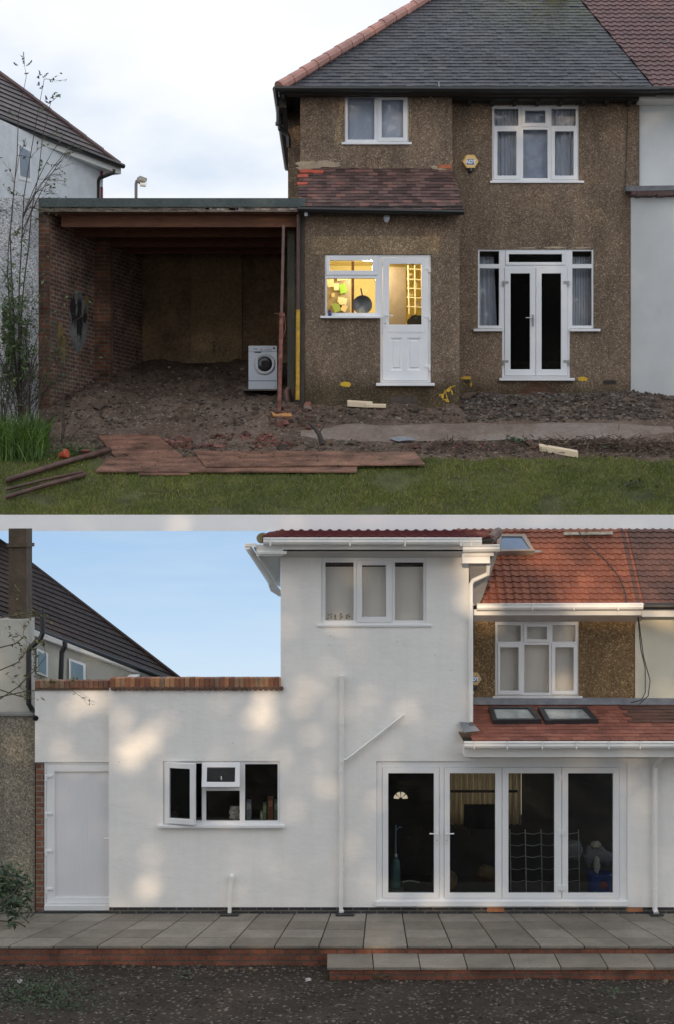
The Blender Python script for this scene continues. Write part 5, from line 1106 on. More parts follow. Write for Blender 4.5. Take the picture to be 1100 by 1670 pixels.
# inside the folding doors
t = thing('vacuum_cleaner', 'teal and grey upright vacuum cleaner behind the leftmost folding door', 'vacuum cleaner', tuple(P(646,1453,dF+.5)))
dv = dF+.35
mb = MB(); mb.lathe(P(645,1452,dv), (0,0,1), [(0,.07),(.04,.075),(.30,.07),(.40,.06),(.46,.02)], 18); mb.build('dust_bin', M('teal_plastic', (.05,.12,.12), .25), t, smooth=True)
mb = MB(); mb.tube([P(646,1400,dv), P(645.5,1380,dv), P(646,1346,dv)], .014, 8); mb.tube([P(646,1355,dv), P(652,1349,dv), P(656,1350,dv)], .009, 6); mb.build('wand', M('grey_blue_tube', (.16,.24,.28), .3), t)
mb = MB(); mb.obox(P(645,1453,dv-.05), (.12,0,0), (0,.09,0), (0,0,.03)); mb.build('floor_head', M('vac_dark', (.06,.09,.09), .4), t, bevel=.01)
mb = MB(); mb.lathe(P(646,1398,dv-.06), (0,-.3,1), [(0,.018),(.03,.02),(.05,.01)], 10); mb.build('collar', M('pale_collar', (.5,.55,.55), .4), t)
t = thing('front_door', 'dark inner door with a glowing half-round fanlight, seen through the leftmost folding door', 'door', tuple(P(655,1450,22.4)))
mb = MB(); mb.box(X(635,22.4), X(688,22.4), 22.45, 22.5, .25, Z(1285,22.4)); mb.build('door_slab', dark_room, t)
mb = MB()
cxf, czf, rf = X(654,22.44), Z(1303.5,22.44), 11.5/F*22.44
for k in range(4):
    a0 = R(180*k/4+5); a1 = R(180*(k+1)/4-5); pts = [(cxf+math.cos(a0)*rf*.28, 22.44, czf+math.sin(a0)*rf*.28)]+[(cxf+math.cos(a0+(a1-a0)*j/4)*rf, 22.44, czf+math.sin(a0+(a1-a0)*j/4)*rf) for j in range(5)]+[(cxf+math.cos(a1)*rf*.28, 22.44, czf+math.sin(a1)*rf*.28)]
    mb.slab([Vector(p) for p in pts], (0,.008,0))
mb.build('fanlight', emit('fanlight_glow', (.75,.62,.45), .75), t)
litcur = translucent(curtain_mat('backlit_curtain', (.62,.54,.42), lo=.25), None)  # translucent cloth, lit by the glowing panel behind it
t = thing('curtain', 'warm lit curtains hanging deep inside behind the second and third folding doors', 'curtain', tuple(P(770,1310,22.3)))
mb = MB(); mb.box(X(722,22.3), X(852,22.3), 22.36, 22.38, Z(1330,22.3), Z(1255,22.3)); mb.build('front_window_glow', emit('curtain_backlight', (.95,.80,.55), .36), t)  # glowing panel added behind the cloth to brighten it, standing in for window daylight
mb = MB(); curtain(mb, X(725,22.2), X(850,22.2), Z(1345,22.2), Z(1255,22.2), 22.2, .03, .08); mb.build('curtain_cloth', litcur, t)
mb = MB(); mb.box(X(735,22.1), X(845,22.1), 22.10, 22.12, Z(1293,22.1), Z(1289,22.1)); mb.build('curtain_rail', dark_room, t)
t = thing('television', 'large black television screen inside behind the second folding door', 'television', tuple(P(785,1365,22.0)))
mb = MB(); mb.box(X(757,22), X(822,22), 21.98, 22.04, Z(1350,22), Z(1312,22)); mb.build('screen', M('black_screen', (.012,.012,.014), .15), t, bevel=.004)
mb = MB(); mb.box(X(770,22), X(808,22), 21.9, 22.1, Z(1365,22), Z(1350.5,22)); mb.build('stand', dark_room, t)
wirem = M('pale_wire', (.42,.41,.38), .4, metal=.3)
t = thing('folding_wire_screen', 'tall zigzag wire screen standing behind the third and fourth folding doors', 'screen', tuple(P(870,1455,dF+.5)))
mb = MB(); ps_ = [(832,.42),(857,.28),(883,.48),(908,.28),(944,.48)]
for (px, o_) in ps_: mb.tube([P(px,1353,dF+o_), P(px+2,1455,dF+o_)], .007, 6)
for y in (1359,1378,1397,1417,1437):
    for (a, b) in zip(ps_[:-1], ps_[1:]): mb.tube([P(a[0],y,dF+a[1]), P((a[0]+b[0])/2,y+2,dF+(a[1]+b[1])/2), P(b[0],y-1,dF+b[1])], .005, 5)
mb.build('wire_frame', wirem, t)
t = thing('laundry_tub', 'blue tub heaped with grey and white laundry behind the rightmost folding door', 'tub', tuple(P(977,1455,dF+.5)))
mb = MB(); mb.lathe(P(978,1456,dF+.42), (0,0,1), [(0,.14),(.05,.155),(.25,.165),(.27,.17),(.26,.15)], 24); mb.build('tub', M('deep_blue_plastic', (.03,.06,.22), .35), t, smooth=True)
mb = MB(); mb.lathe(P(985,1444,dF+.25), (0,-1,0), [(0,.055),(.006,.05)], 16); mb.build('badge', M('dull_red', (.22,.03,.03), .5), t)
def lump(mb, c, rx, ry, rz, seed):
    vs = []; a_, b_ = 14, 9
    for j in range(b_+1):
        th_ = math.pi*j/b_
        for i in range(a_):
            q = 2*math.pi*i/a_; p = Vector((math.sin(th_)*math.cos(q), math.sin(th_)*math.sin(q), math.cos(th_))); k = 1+.35*noise.noise(p*2.2+Vector((seed,0,0))); vs.append((c[0]+p.x*rx*k, c[1]+p.y*ry*k, c[2]+p.z*rz*k))
    mb.add(vs, [(j*a_+i, j*a_+(i+1)%a_, (j+1)*a_+(i+1)%a_, (j+1)*a_+i) for j in range(b_) for i in range(a_)])
mb = MB(); lump(mb, P(976,1398,dF+.42), .19, .13, .13, 1); lump(mb, P(962,1400,dF+.40), .06, .06, .16, 5); mb.build('grey_laundry', M('grey_cloth', (.15,.16,.18), .9, .3), t, smooth=True)
mb = MB(); lump(mb, P(974,1411,dF+.27), .045, .04, .11, 2); lump(mb, P(972,1378,dF+.42), .07, .06, .05, 3); mb.build('white_laundry', M('white_cloth', (.40,.39,.35), .9, .3), t, smooth=True)
t = thing('cushion', 'pale grey cushion leaning at the left side of the rightmost folding door', 'cushion', tuple(P(937,1400,dF+.6)))
mb = MB(); lump(mb, P(935,1387,dF+.7), .13, .06, .15, 7); mb.build('cushion_cover', M('pale_grey_cloth', (.20,.21,.22), .9), t, smooth=True)
t = thing('toy_clutter', 'dim clutter of toys and tubes on the floor inside the folding doors', 'toys', tuple(P(730,1450,dF+.5)))
mb = MB(); pts = [P(657+i*4, 1439-math.sin(i*.5)*2, dF+.3) for i in range(8)]; mb.tube(pts, .010, 6); mb.build('pale_tube', M('dim_white', (.35,.35,.33), .5), t)
mb = MB(); lump(mb, P(735,1437,dF+.45), .10, .07, .14, 9); lump(mb, P(710,1432,dF+.5), .05, .05, .17, 11); lump(mb, P(795,1425,dF+.5), .14, .08, .12, 13); mb.build('toy_heap', M('dim_brown_toys', (.10,.065,.03), .6, .6, 8), t, smooth=True)

# tower eaves, fascia, gutters
def quad(mb, pts, th): mb.slab([P(*p) for p in pts], (0, th, 0))
mb = MB(); g0 = 20.12
mb.tube([P(430,883,g0), P(786,883,g0)], .052, 10); mb.box(X(430,g0), X(786,g0), g0-.05, g0+.05, Z(879.2,g0), Z(877.5,g0))
mb.build('gutter', white_gut, hB)
for px in (440,570,660,751,768):
    mb = MB(); mb.pb(px,876.8,px+2.5,891, g0-.062, .05); mb.build('gutter_bracket', white_gut, hB)
mb = MB(); mb.pb(420,889,757,899, 20.2, .02); mb.build('fascia', white_gut, hB)
mb = MB(); mb.slab([P(462,899,20.2), P(757,899,20.2), P(757,909,dF-.003), P(462,909,dF-.003)], (0,0,.02)); mb.build('soffit', grey_soffit, hB)
mb = MB()  # left return
mb.tube([P(404,891,20.15), P(428,928,20.9), P(444,953,21.6), P(456,968,22.1)], .045, 8); mb.pb(400,886.5,418,891, 20.12, .10); mb.build('gutter', white_gut, hB)
mb = MB(); mb.slab([P(412,893,20.16), P(424,886,20.16), P(470,905,20.3), P(458.0,900,dF), P(457.8,962,22.2), P(448,958,22.0)], (0,0,.02)) if False else None
mb.slab([P(414,894,20.18), P(458,899,20.21), P(457.6,958,22.2), P(447,952,21.9)], (0,.0,.02)); mb.build('side_soffit', grey_soffit, hB)
mb = MB(); mb.pb(418,888,462,907, 20.185, .10); mb.pb(420,899,468,904, 20.16, .03); mb.build('eaves_box_end', white_gut, hB, bevel=.006)
mb = MB(); mb.tube([P(440,950,21.5), P(444,962,21.6), P(458,970,21.7)], .03, 8); mb.build('gutter_outlet', white_gut, hB)
mb = MB(); mb.lathe(P(427,878,20.25), (0,1,0), [(0,.07),(.5,.075)], 12); mb.build('hip_end_mortar', M('mossy_mortar', (.20,.17,.09), .9, .4, 10), hB)
# tower roof: shallow visible slope
tz = Z(877,20.22); ro = Vector((X(428,20.22), 20.22, tz))
rv = Vector((0, 22.6-20.22, 5.285-tz)); rvn = rv.normalized()
tp = [ro, Vector((X(806,20.22),20.22,tz)), Vector((X(790,22.6),22.6,5.285)), Vector((X(452,22.6),22.6,5.285))]
cA = (tp[0], ((tp[3]-tp[0]).cross(Vector((0,0,1))))); cA = (cA[0], cA[1] if cA[1].x < 0 else -cA[1]); cB = (tp[1], (tp[2]-tp[1]).cross(Vector((0,0,1)))); cB = (cB[0], cB[1] if cB[1].x > 0 else -cB[1])
mb = MB(); tiles(mb, ro, (1,0,0), rvn, X(806,20.22)-ro.x, rv.length, .14, .22, 'pan', .02, .002, amp=.022, lap=.03); mb.build('tower_roof', M('dark_red_tower_tile', (.12,.03,.035), .4, .2, 10), hB, clips=[cA, cB, ((0,22.6,0),(0,1,0))])
mb = MB(); mb.slab([p+Vector((0,0,-.02)) for p in tp], (0,0,-.03)); mb.build('tower_roof_deck', dark_soffit, hB)
mb = MB(); ridge_caps(mb, P(795,885,20.3), P(812,868,21.4), .07, .3, 8); mb.build('hip_tiles', M('grey_hip', (.14,.11,.10), .8, .4, 10), hB)
# right side of tower: box gutter, soffit, downpipe
mb = MB(); mb.tube([P(755,895,20.12), P(815,894,20.12)], .052, 10); mb.box(X(754,20.1), X(815.5,20.1), 20.06, 20.17, Z(890,20.1), Z(888.3,20.1)); mb.build('gutter', white_gut, hB)
mb = MB(); mb.pb(754,903,800,919, 20.17, .10); mb.pb(756,901,806,907, 20.15, .03); mb.build('eaves_box_end', white_gut, hB, bevel=.006)
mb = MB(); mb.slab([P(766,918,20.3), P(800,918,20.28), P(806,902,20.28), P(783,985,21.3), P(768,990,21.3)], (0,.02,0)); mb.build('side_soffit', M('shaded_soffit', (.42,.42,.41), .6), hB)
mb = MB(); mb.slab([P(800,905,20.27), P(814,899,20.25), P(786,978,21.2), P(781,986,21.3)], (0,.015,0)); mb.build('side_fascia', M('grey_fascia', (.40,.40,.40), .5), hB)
mb = MB(); mb.tube([P(797,922,20.35), P(796,936,20.4), P(772,947,20.46), P(768.5,953,20.46), P(768.5,1180,20.46)], .030, 10)
for y in (986,1130): mb.lathe(P(768.5,y+2,20.46), (0,0,1), [(0,.036),(.03,.036)], 10)
mb.build('downpipe', white_gut, hB)
mb = MB(); mb.pb(766,1178,773,1184, 20.42, .06); mb.build('pipe_shoe', M('dark_shoe', (.12,.12,.12), .5), hB)
# lead and corbel at the tower corner
mb = MB(); mb.slab([P(751,1178,20.44), P(772,1180,20.44), P(783,1192,20.38), P(757,1195,20.38)], (0,.05,0)); mb.build('lead_apron', lead, hB)
mb = MB(); mb.slab([P(748,1195,20.36), P(775,1196,20.36), P(770,1206,20.4), P(757,1210,20.45)], (0,.10,0)); mb.build('corbel', M('brown_corbel', (.17,.12,.085), .8, .2), hB)
# upper brown dashed wall of the main house
dRw = dR
bw = (808,1014,944.6,1135)
mb = MB(); mb.panel(rects(dRw, (760,1005,1036,1150)), rects(dRw, bw), dRw, .12); mb.build('upper_dashed_wall', pebB, hB)
mb = MB(); mb.box(X(760,dRw), X(1036,dRw), 22.55, 22.62, 2.7, 4.3); mb.build('inner_lining', dark_room, hB)
window(hB, dRw+.02, bw, [(812,1020,850,1046.5), (901.5,1020,939,1046.5), (855.7,1052,896,1130)],
   [((854.5,1016.5,898,1047.5),(859.7,1022.5,892.5,1042.5)), ((812,1049.5,852,1132.7),(816,1056,846,1126.5)), ((900,1049.5,942.6,1132.7),(906,1056,936,1126.5))], (804,1135,950,1138.5), mat=upvcB, gl=glassmat('blind_glass', (.95,.95,.95), .5, .10), label='white six-light upper window with cream blinds in the brown dashed wall')
mb = MB(); mb.box(X(806,dRw), X(946,dRw), dRw+.125, dRw+.135, Z(1137,dRw), Z(1020,dRw)); mb.build('backing_blind', blindB, hB)
alarm_box(hB, 773.5, 1107.5, 12.3, dRw-.002, M('faded_alarm_plastic', (.58,.40,.19), .5, .04))
# main roof
r0 = Vector((X(770,21.35), 21.35, Z(989,21.35))); rt = Vector((0, 22.60-21.35, 5.285-r0.z)); rtn = rt.normalized()
mb = MB(); tiles(mb, r0, (1,0,0), rtn, X(1047,21.35)-r0.x+.06, rt.length, .118, .122, 'pan', .020, .002, amp=.016, lap=.03, seg=6); mb.build('main_roof', redpan, hB, clips=[((0,22.62,0),(0,1,0)), ((X(1050,21.35),0,0),(1,0,0))])
mb = MB(); mb.slab([r0+Vector((0,0,-.03)), Vector((7,21.35,r0.z-.03)), Vector((7,22.6,5.25)), Vector((r0.x,22.6,5.25))], (0,.03,-.04)); mb.build('roof_deck', dark_soffit, hB)
mb = MB(); mb.tube([P(778,990,21.27), P(1049,989,21.27)], .050, 10); mb.box(X(778,21.27), X(1050,21.27), 21.22, 21.33, Z(986,21.27), Z(984.4,21.27)); mb.build('gutter', white_gut, hB)
for px in (868,936,1008):
    mb = MB(); mb.pb(px,984.5,px+2,995.5, 21.215, .04); mb.build('gutter_bracket', white_gut, hB)
mb = MB(); mb.pb(772,994,1047,1003.5, 21.33, .02); mb.build('fascia', white_gut, hB)
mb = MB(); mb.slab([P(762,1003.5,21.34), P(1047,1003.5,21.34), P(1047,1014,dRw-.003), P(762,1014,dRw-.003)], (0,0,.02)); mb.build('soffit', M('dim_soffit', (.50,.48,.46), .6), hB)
def onroof(px, py, o, v, lift=0):
    n = Vector((1,0,0)).cross(v).normalized(); n = n if n.z > 0 else -n
    r_ = Vector(((px-CX)/F, 1, (HY-py)/F)); c = Vector((0,0,H)); k = ((o+n*lift)-c).dot(n)/r_.dot(n); return c+r_*k
def roofwin(parent, corners, o, v, fm, gm_, nm='roof_window', lift=.07, border=.05):
    n = Vector((1,0,0)).cross(v).normalized(); n = n if n.z > 0 else -n
    cs = [onroof(a, b, o, v, lift) for a, b in corners]; mb = MB(); c = sum(cs, Vector())/4
    inn = [p+(c-p).normalized()*border*1.6 for p in cs]
    mb.add([*cs, *inn, *[p-n*lift*1.3 for p in cs], *[p-n*.03 for p in inn]], [(k,(k+1)%4,4+(k+1)%4,4+k) for k in range(4)]+[(k,8+k,8+(k+1)%4,(k+1)%4) for k in range(4)]+[(4+k,4+(k+1)%4,12+(k+1)%4,12+k) for k in range(4)])
    w = mb.build(nm, fm, parent); mb = MB(); mb.face([p-n*.02 for p in inn]); mb.build('pane', gm_, w); return w
roofwin(hB, [(810,899),(873,898),(857,871),(812,871)], r0, rtn, M('taupe_frame', (.25,.20,.17), .4), M('blue_sky_pane', (.10,.16,.26), .06, spec=1), lift=.10, border=.045)
mb = MB(); mb.slab([onroof(812,902,r0,rtn,.055), onroof(884,901,r0,rtn,.055), onroof(882,898,r0,rtn,.055), onroof(812,898,r0,rtn,.055)], (0,0,.008)); mb.build('lead_apron', lead, hB)
mb = MB(); mb.box(X(922,22.5), X(996,22.5), 22.50, 22.60, 4.9, 5.285); mb.build('chimney', M('pale_yellow_brick', (.34,.27,.14), .8, .4, 14), hB)
mb = MB(); mb.slab([onroof(920,873,r0,rtn,.05), onroof(1000,872,r0,rtn,.05), onroof(1000,868,r0,rtn,.05), onroof(920,869,r0,rtn,.05)], (0,0,.012)); mb.build('chimney_flashing', M('weathered_flashing', (.30,.26,.21), .8, .5, 10), hB)
mb = MB(); ps = [onroof(a, b, r0, rtn, .07) for a, b in ((945,867),(955,885),(985,910),(1010,940),(1020,965),(1023,985))]; mb.tube(ps, .008, 5); mb.build('roof_cable', black_gut, hB)
# lean-to roof with two roof windows
l0 = Vector((X(752,20.2), 20.2, Z(1209,20.2))); lt_ = Vector((0, dR-20.2, Z(1149,dR)-l0.z)); ltn = lt_.normalized()
mb = MB(); tiles(mb, l0, (1,0,0), ltn, 6.6-l0.x, lt_.length, .165, .135, 'flat', .014, .005, lap=.03); mb.build('lean_to_roof', redplain, hB, clips=[((X(767,20.5),0,0),(-1,0,0)), ((0,dR-.002,0),(0,1,0))])
mb = MB(); mb.slab([l0+Vector((.05,.03,-.02)), Vector((6.6,20.23,l0.z-.02)), Vector((6.6,dR-.01,l0.z+lt_.z-.02)), Vector((l0.x+.05,dR-.01,l0.z+lt_.z-.02))], (0,.0,-.05)); mb.build('lean_to_deck', dark_soffit, hB)
mb = MB(); mb.slab([P(760,1137.5,dR-.02), P(1100,1139,dR-.02), P(1140,1139,dR-.02), P(1140,1149.5,dR-.10), P(760,1149.5,dR-.10)], (0,.015,0)); mb.build('lead_flashing', lead, hB)
dgf = M('anthracite_frame', (.025,.027,.03), .4); rg = M('reflective_roof_pane', (.20,.24,.26), .08, .5, 2, c2=(.32,.34,.33), spec=1)
roofwin(hB, [(804,1174.5),(884,1173.6),(868,1152.5),(797,1152.5)], l0, ltn, dgf, rg, border=.055)
roofwin(hB, [(890,1175),(977,1173.6),(957,1152.5),(878,1152.5)], l0, ltn, dgf, rg, border=.055)
mb = MB(); mb.tube([P(757,1215.5,20.10), P(1150,1215.5,20.10)], .050, 10); mb.box(X(757,20.1), X(1150,20.1), 20.05, 20.16, Z(1211.6,20.1), Z(1210.2,20.1)); mb.build('gutter', white_gut, hB)
for px in (773,827,884,940,993,1044):
    mb = MB(); mb.pb(px,1210,px+2.2,1222, 20.04, .04); mb.build('gutter_bracket', white_gut, hB)
mb = MB(); mb.pb(764,1221,1150,1235, 20.17, .02); mb.pb(757.5,1217,766,1234.5, 20.18, .3); mb.build('fascia', white_gut, hB)
mb = MB(); mb.slab([P(766,1235,20.18), P(1150,1235,20.18), P(1150,1236.5,dF-.002), P(766,1236.5,dF-.002)], (0,0,.015)); mb.build('soffit', grey_soffit, hB)
# pipes on the white wall
mb = MB(); mb.tube([P(557.5,1104,dF-.05), P(557.3,1300,dF-.05), P(556.5,1493,dF-.05)], .028, 10)
for y in (1103,1180,1242,1258,1419,1486): mb.lathe(P(557.3,y+2,dF-.05), (0,0,1), [(0,.034),(.028,.034)], 10)
mb.tube([P(559,1240,dF-.05), P(565,1239,dF-.05), P(571,1235,dF-.05), P(659,1166,dF-.045)], .018, 8); mb.build('waste_pipe', white_gut, hB)
mb = MB(); mb.tube([P(374.5,1493,dF-.06), P(375.5,1460,dF-.06), P(377.5,1432,dF-.05), P(378.5,1428,dF+.01)], .026, 10); mb.lathe(P(378,1434,dF-.05), (0,0,1), [(0,.034),(.04,.034)], 10); mb.build('waste_pipe', white_gut, hB)
mb = MB(); mb.tube([P(1069,1180,20.12) if False else P(1080,1232,20.3), P(1076,1240,20.35), P(1069,1252,20.44), P(1069,1484,20.44), P(1072,1490,20.38)], .034, 10)
for y in (1274,1450): mb.lathe(P(1069,y+2,20.44), (0,0,1), [(0,.041),(.03,.041)], 10)
mb.build('downpipe', white_gut, hB)
patz = Z(1490,dF)
for (a, b) in ((360,389),(548,578),(1061,1082)):
    mb = MB(); xx_ = X((a+b)/2,dF-.1); w_ = (b-a)/2/F*dF; mb.box(xx_-w_, xx_+w_, dF-.17, dF-.02, patz+.003, patz+.025); tag(mb.build('drain_cover', M('black_drain', (.02,.02,.022), .5), bevel=.006), 'black drain cover at '+('the foot of the short slanting pipe' if a == 360 else 'the foot of the tall waste pipe' if a == 548 else 'the foot of the downpipe at the far right'), 'drain cover', 'drain covers on the patio')
# wall pock marks
mb = MB()
for (a, b) in ((538,1052),(648,1046),(660,1051),(710,1069),(736,1093),(539,1037),(380,1212),(195,1243)): blob(mb, a, b, .8, .8, dF-.003, .004, 8)
mb.build('wall_chip', M('wall_chip', (.35,.33,.30), .8), hB)

# ---------------------------------------------------------------- patio and step
slabm = islandmat('paving_slab', [(0,(.150,.131,.105)),(.5,(.19,.168,.138)),(1,(.24,.215,.18))], .75, 2.2, fine=.16)
pt = thing('patio', 'raised patio of pale grey paving slabs on a low red brick edge', 'patio', (0, 19.7, 0))
front = 18.93; back = dF-.0
mb = MB(); rows = [back-.0, back-.40, back-.80, back-1.19, front]; pw = .548
mb2 = MB()
x = X(665,front)-pw*12
while x < 6.2:
    for j in range(4):
        a0, a1 = rows[j+1]+.006, rows[j]-.006
        # the joints splay a little away from the middle, as the slabs were laid
        def sx(xx, d): return xx+(xx-X(665,front))*(-.13)*(d-front)/(back-front)
        z0 = patz-.035; z1 = patz+rnd.uniform(-.002,.002); l_, r_ = x+.008, x+pw-.008
        vs = [(sx(l_,a0),a0,z0),(sx(r_,a0),a0,z0),(sx(r_,a1),a1,z0),(sx(l_,a1),a1,z0),(sx(l_,a0),a0,z1),(sx(r_,a0),a0,z1),(sx(r_,a1),a1,z1),(sx(l_,a1),a1,z1)]
        mb.add(vs, [(0,3,2,1),(4,5,6,7),(0,1,5,4),(1,2,6,5),(2,3,7,6),(3,0,4,7)])
    x += pw
mb.build('paving_slabs', slabm, pt, bevel=.003)
mb = MB(); mb.box(-6.5, 6.6, front+.03, back+.1, -.1, patz-.012); mb.build('bedding', M('dark_joint', (.025,.023,.02), .9), pt)
mb = MB(); mb.box(-6.5, 6.6, front+.02, front+.029, -.15, patz-.037); mb.build('brick_edge', brick_step, pt)
st_ = thing('garden_step', 'low brick step with grey slab treads below the patio on the right', 'step', (2.2, 18.6, 0))
sz = Z(1555,front-.0); sf = front-.42
sz = H-(1578-HY)/F*sf*1.0 if False else Z(1556,front)
sf = (H-sz)*F/(1578-HY)
mb = MB(); x = X(533,sf)
while x < 6.2:
    mb.box(x+.006, x+.556, sf, front+.015, sz-.035, sz+rnd.uniform(-.002,.002)); x += .562
mb.build('paving_slabs', slabm, st_, bevel=.003)
mb = MB(); mb.box(X(538,sf), 6.4, sf+.02, front+.018, -.15, sz-.037); mb.build('brick_edge', brick_step, st_)
# gravel and stones on the earth
def scatterB(name, mm, n, box, smin, smax, label, pred=None):
    pts = []
    while len(pts) < n:
        a = rn.uniform(box[0], box[2]); d = rn.uniform(box[1], box[3])
        if pred and not pred(a, d): continue
        s = smin+(smax-smin)*rn.random()**4; pts.append(((a, d, gB(a, d)+s*.25), s))
    mb = MB(); stones(mb, pts, rn); return tag(mb.build(name, mm), label, 'gravel', kind='stuff')
okB = lambda a, d: d < (sf-.02 if a > X(533,sf)-.05 else front)
scatterB('gravel', islandmat('earth_stone', [(0,(.022,.018,.014)),(.85,(.046,.038,.030)),(1,(.11,.10,.085))], .85), 4200, (-5,16.3,5,18.95), .003, .020, 'small stones and gravel scattered over the dark lower earth', okB)
scatterB('gravel', islandmat('earth_rubble', [(0,(.03,.025,.02)),(.6,(.06,.05,.042)),(1,(.17,.13,.10))], .85), 500, (-4.8,18.2,5,18.93), .008, .03, 'rubble scraps along the foot of the brick edge', lambda a,d: okB(a,d) and (d > (sf if a > X(533,sf) else front)-.22))
for (px, py, lb) in ((503,1594,'small white scrap of paper by the foot of the step'), (32,1597,'pale grey stone on the dark earth at the far left')):
    d_ = H*F/(py-HY); mb = MB(); stones(mb, [((X(px,d_), d_, -.03), .03)], rn); tag(mb.build('pale_stone', M('pale_scrap', (.5,.48,.48), .7)), lb, 'stone')
lf = MB()
for (px, py, n, sx_) in ((60,1610,700,.35),(45,1630,700,.4),(300,1590,24,.05),(625,1594,26,.05),(1005,1616,60,.10),(110,1640,80,.2)):
    d_ = H*F/(py-HY); x_ = X(px, d_)
    for i in range(n): leafquad(lf, Vector((x_+rn.gauss(0,sx_), d_+rn.gauss(0,.25 if n > 100 else .05), rn.uniform(-.04,.05))), rn.uniform(.012,.032), rn)
tag(lf.build('weeds', leafdark), 'dark low weeds and grass tufts on the lower earth', 'weeds', kind='stuff')

# ---------------------------------------------------------------- left neighbour, lower photo
nb_ = thing('neighbour_house', 'cream house with long dark brown roof slope and chimney left of the white extension', 'house', (-4.4, 21.5, 0))
dn = 21.2
c0 = P(-30, 993, dn+.0); c1 = P(268, 1105, 22.9); apx = P(41.5, 912, 22.4)
ua = (c1-c0).normalized(); A_ = P(293, 1106, 23.1); T_ = P(22, 897, 22.95); 
mb = MB(); vv_ = (T_-c0); vv_ = (vv_-ua*vv_.dot(ua)).normalized()
mb = MB(); tiles(mb, c0, ua, vv_, (A_-c0).length+.2, 2.0, .33, .115, 'flat', .022, .001, lap=.03)
nR = ua.cross(vv_); clp = (T_-A_).cross(nR); clp = clp if clp.dot(vv_) > 0 else -clp
mb.build('tiled_roof', browntileB, nb_, clips=[(A_, clp), ((0,23.29,0),(0,1,0))])
mb = MB(); mb.slab([c0+Vector((0,0,-.03)), c1+Vector((0,0,-.03)), A_+Vector((0,0,-.02)), T_+Vector((0,0,-.04)), P(-30,870,22.9)], (0,.02,-.03)); mb.build('roof_deck', dark_soffit, nb_)
mb = MB(); mb.tube([T_, A_], .03, 6); mb.build('verge_tiles', browntileB, nb_)
mb = MB(); mb.slab([P(0,1006,dn-.02), P(262,1109,22.85), P(258,1112,22.9), P(0,1017,dn+.0)], (0,.05,0)); mb.build('fascia', white_gut, nb_)
mb = MB(); mb.tube([c0+Vector((0,-.05,-.01)), c1+Vector((0,-.05,-.01))], .035, 8); mb.build('gutter', black_gut, nb_)
mb = MB(); mb.slab([P(-20,1010,dn+.03), P(262,1111,22.92), P(262,1200,22.92), P(-20,1200,dn+.03)], (-.05,.10,0)); mb.build('upper_wall', M('shaded_cream_wall', (.46,.45,.40), .8, .1, 4, bmp=.006), nb_)  # cream wall colour greyed down to carry the shade
for (q, lb) in ((((60,1057),(78,1066),(78,1105),(60,1098)),'small upper window nearest the chimney'), (((112.6,1074),(139.5,1083),(139.5,1118),(112.6,1114)),'second small upper window')):
    def onw(px, py, lift):
        t_ = (px+20)/282; return P(px, py, dn+.03+(22.92-dn-.03)*t_-lift)
    mb = MB(); mb.slab([onw(a, b, .09) for a, b in q], (0,.03,0)); w = mb.build('window', upvcB, nb_); w['label'] = lb
    cxq = sum(a for a, b in q)/4; cyq = sum(b for a, b in q)/4
    mb = MB(); mb.slab([onw(cxq+(a-cxq)*.72, cyq+(b-cyq)*.80, .10) for a, b in q], (0,.01,0)); mb.build('pane', M('blue_grey_pane', (.22,.32,.38), .15), w)
mb = MB(); mb.pb(14,862,43,1008, 21.0, .40); mb.pb(11,886,45.5,892, 20.97, .46); mb.build('chimney', M('brown_chimney_render', (.085,.062,.042), .85, .35, 6, bmp=.01, fine=.3), nb_)
mb = MB(); mb.box(X(-60,20.9), X(47,20.9), 20.9, 21.3, 0, Z(1010,20.9)); mb.build('front_wall', MATS['shaded_cream_wall'], nb_)
mb = MB(); mb.tube([P(69,997,20.85), P(69.5,1033,20.85), P(66,1042,20.85), P(50,1056,20.85), P(47,1062,20.85), P(47,1148,20.85), P(54,1160,20.85), P(58.5,1172,20.6)], .036, 8)
mb.tube([P(106,1046,21.3), P(106,1054,21.3), P(101,1064,21.3), P(99,1112,21.3)], .036, 8); mb.build('downpipe', black_gut, nb_)
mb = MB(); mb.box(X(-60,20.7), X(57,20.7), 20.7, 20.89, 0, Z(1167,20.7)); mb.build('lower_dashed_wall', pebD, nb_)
mb = MB(); mb.pb(-60,1164,57,1168, 20.67, .2); mb.build('ledge', M('grey_ledge', (.22,.22,.21), .7), nb_)
# right neighbour, lower photo
nrb = thing('neighbour_house', 'cream neighbouring wall at the right edge with black gutter and hanging cables', 'house', (4.6, 21.7, 2.5))
mb = MB(); mb.box(X(1036.5,dR), 7, dR-.01, dR+.3, 2.6, Z(1003,dR)); mb.build('wall', cream_wall, nrb)
mb = MB(); mb.tube([P(1050,989,21.27), P(1190,989,21.27)], .047, 10); mb.build('gutter', black_gut, nrb)
mb = MB(); mb.pb(1047.5,994,1190,1006, 21.34, .31); mb.build('fascia', white_gut, nrb)
mb = MB(); tiles(mb, Vector((X(1051,21.35),21.35,r0.z)), (1,0,0), rtn, 3, rt.length, .118, .122, 'pan', .020, .003, amp=.016, lap=.03, seg=6); mb.build('tiled_roof', islandmat('dull_brown_pantile', [(0,(.085,.042,.033)),(1,(.12,.055,.042))], .6, 3), nrb, clips=[((0,22.62,0),(0,1,0))])
mb = MB(); mb.tube([P(1041,1006,21.25), P(1046,1060,21.5), P(1053,1090,21.58), P(1053,1130,21.58), P(1047,1142,21.5), P(1030,1146,21.4)], .007, 5); mb.tube([P(1042,1006,21.25), P(1050,1070,21.5), P(1061,1110,21.58), P(1058,1135,21.5), P(1044,1148,21.4)], .007, 5); mb.build('cable', black_gut, nrb)
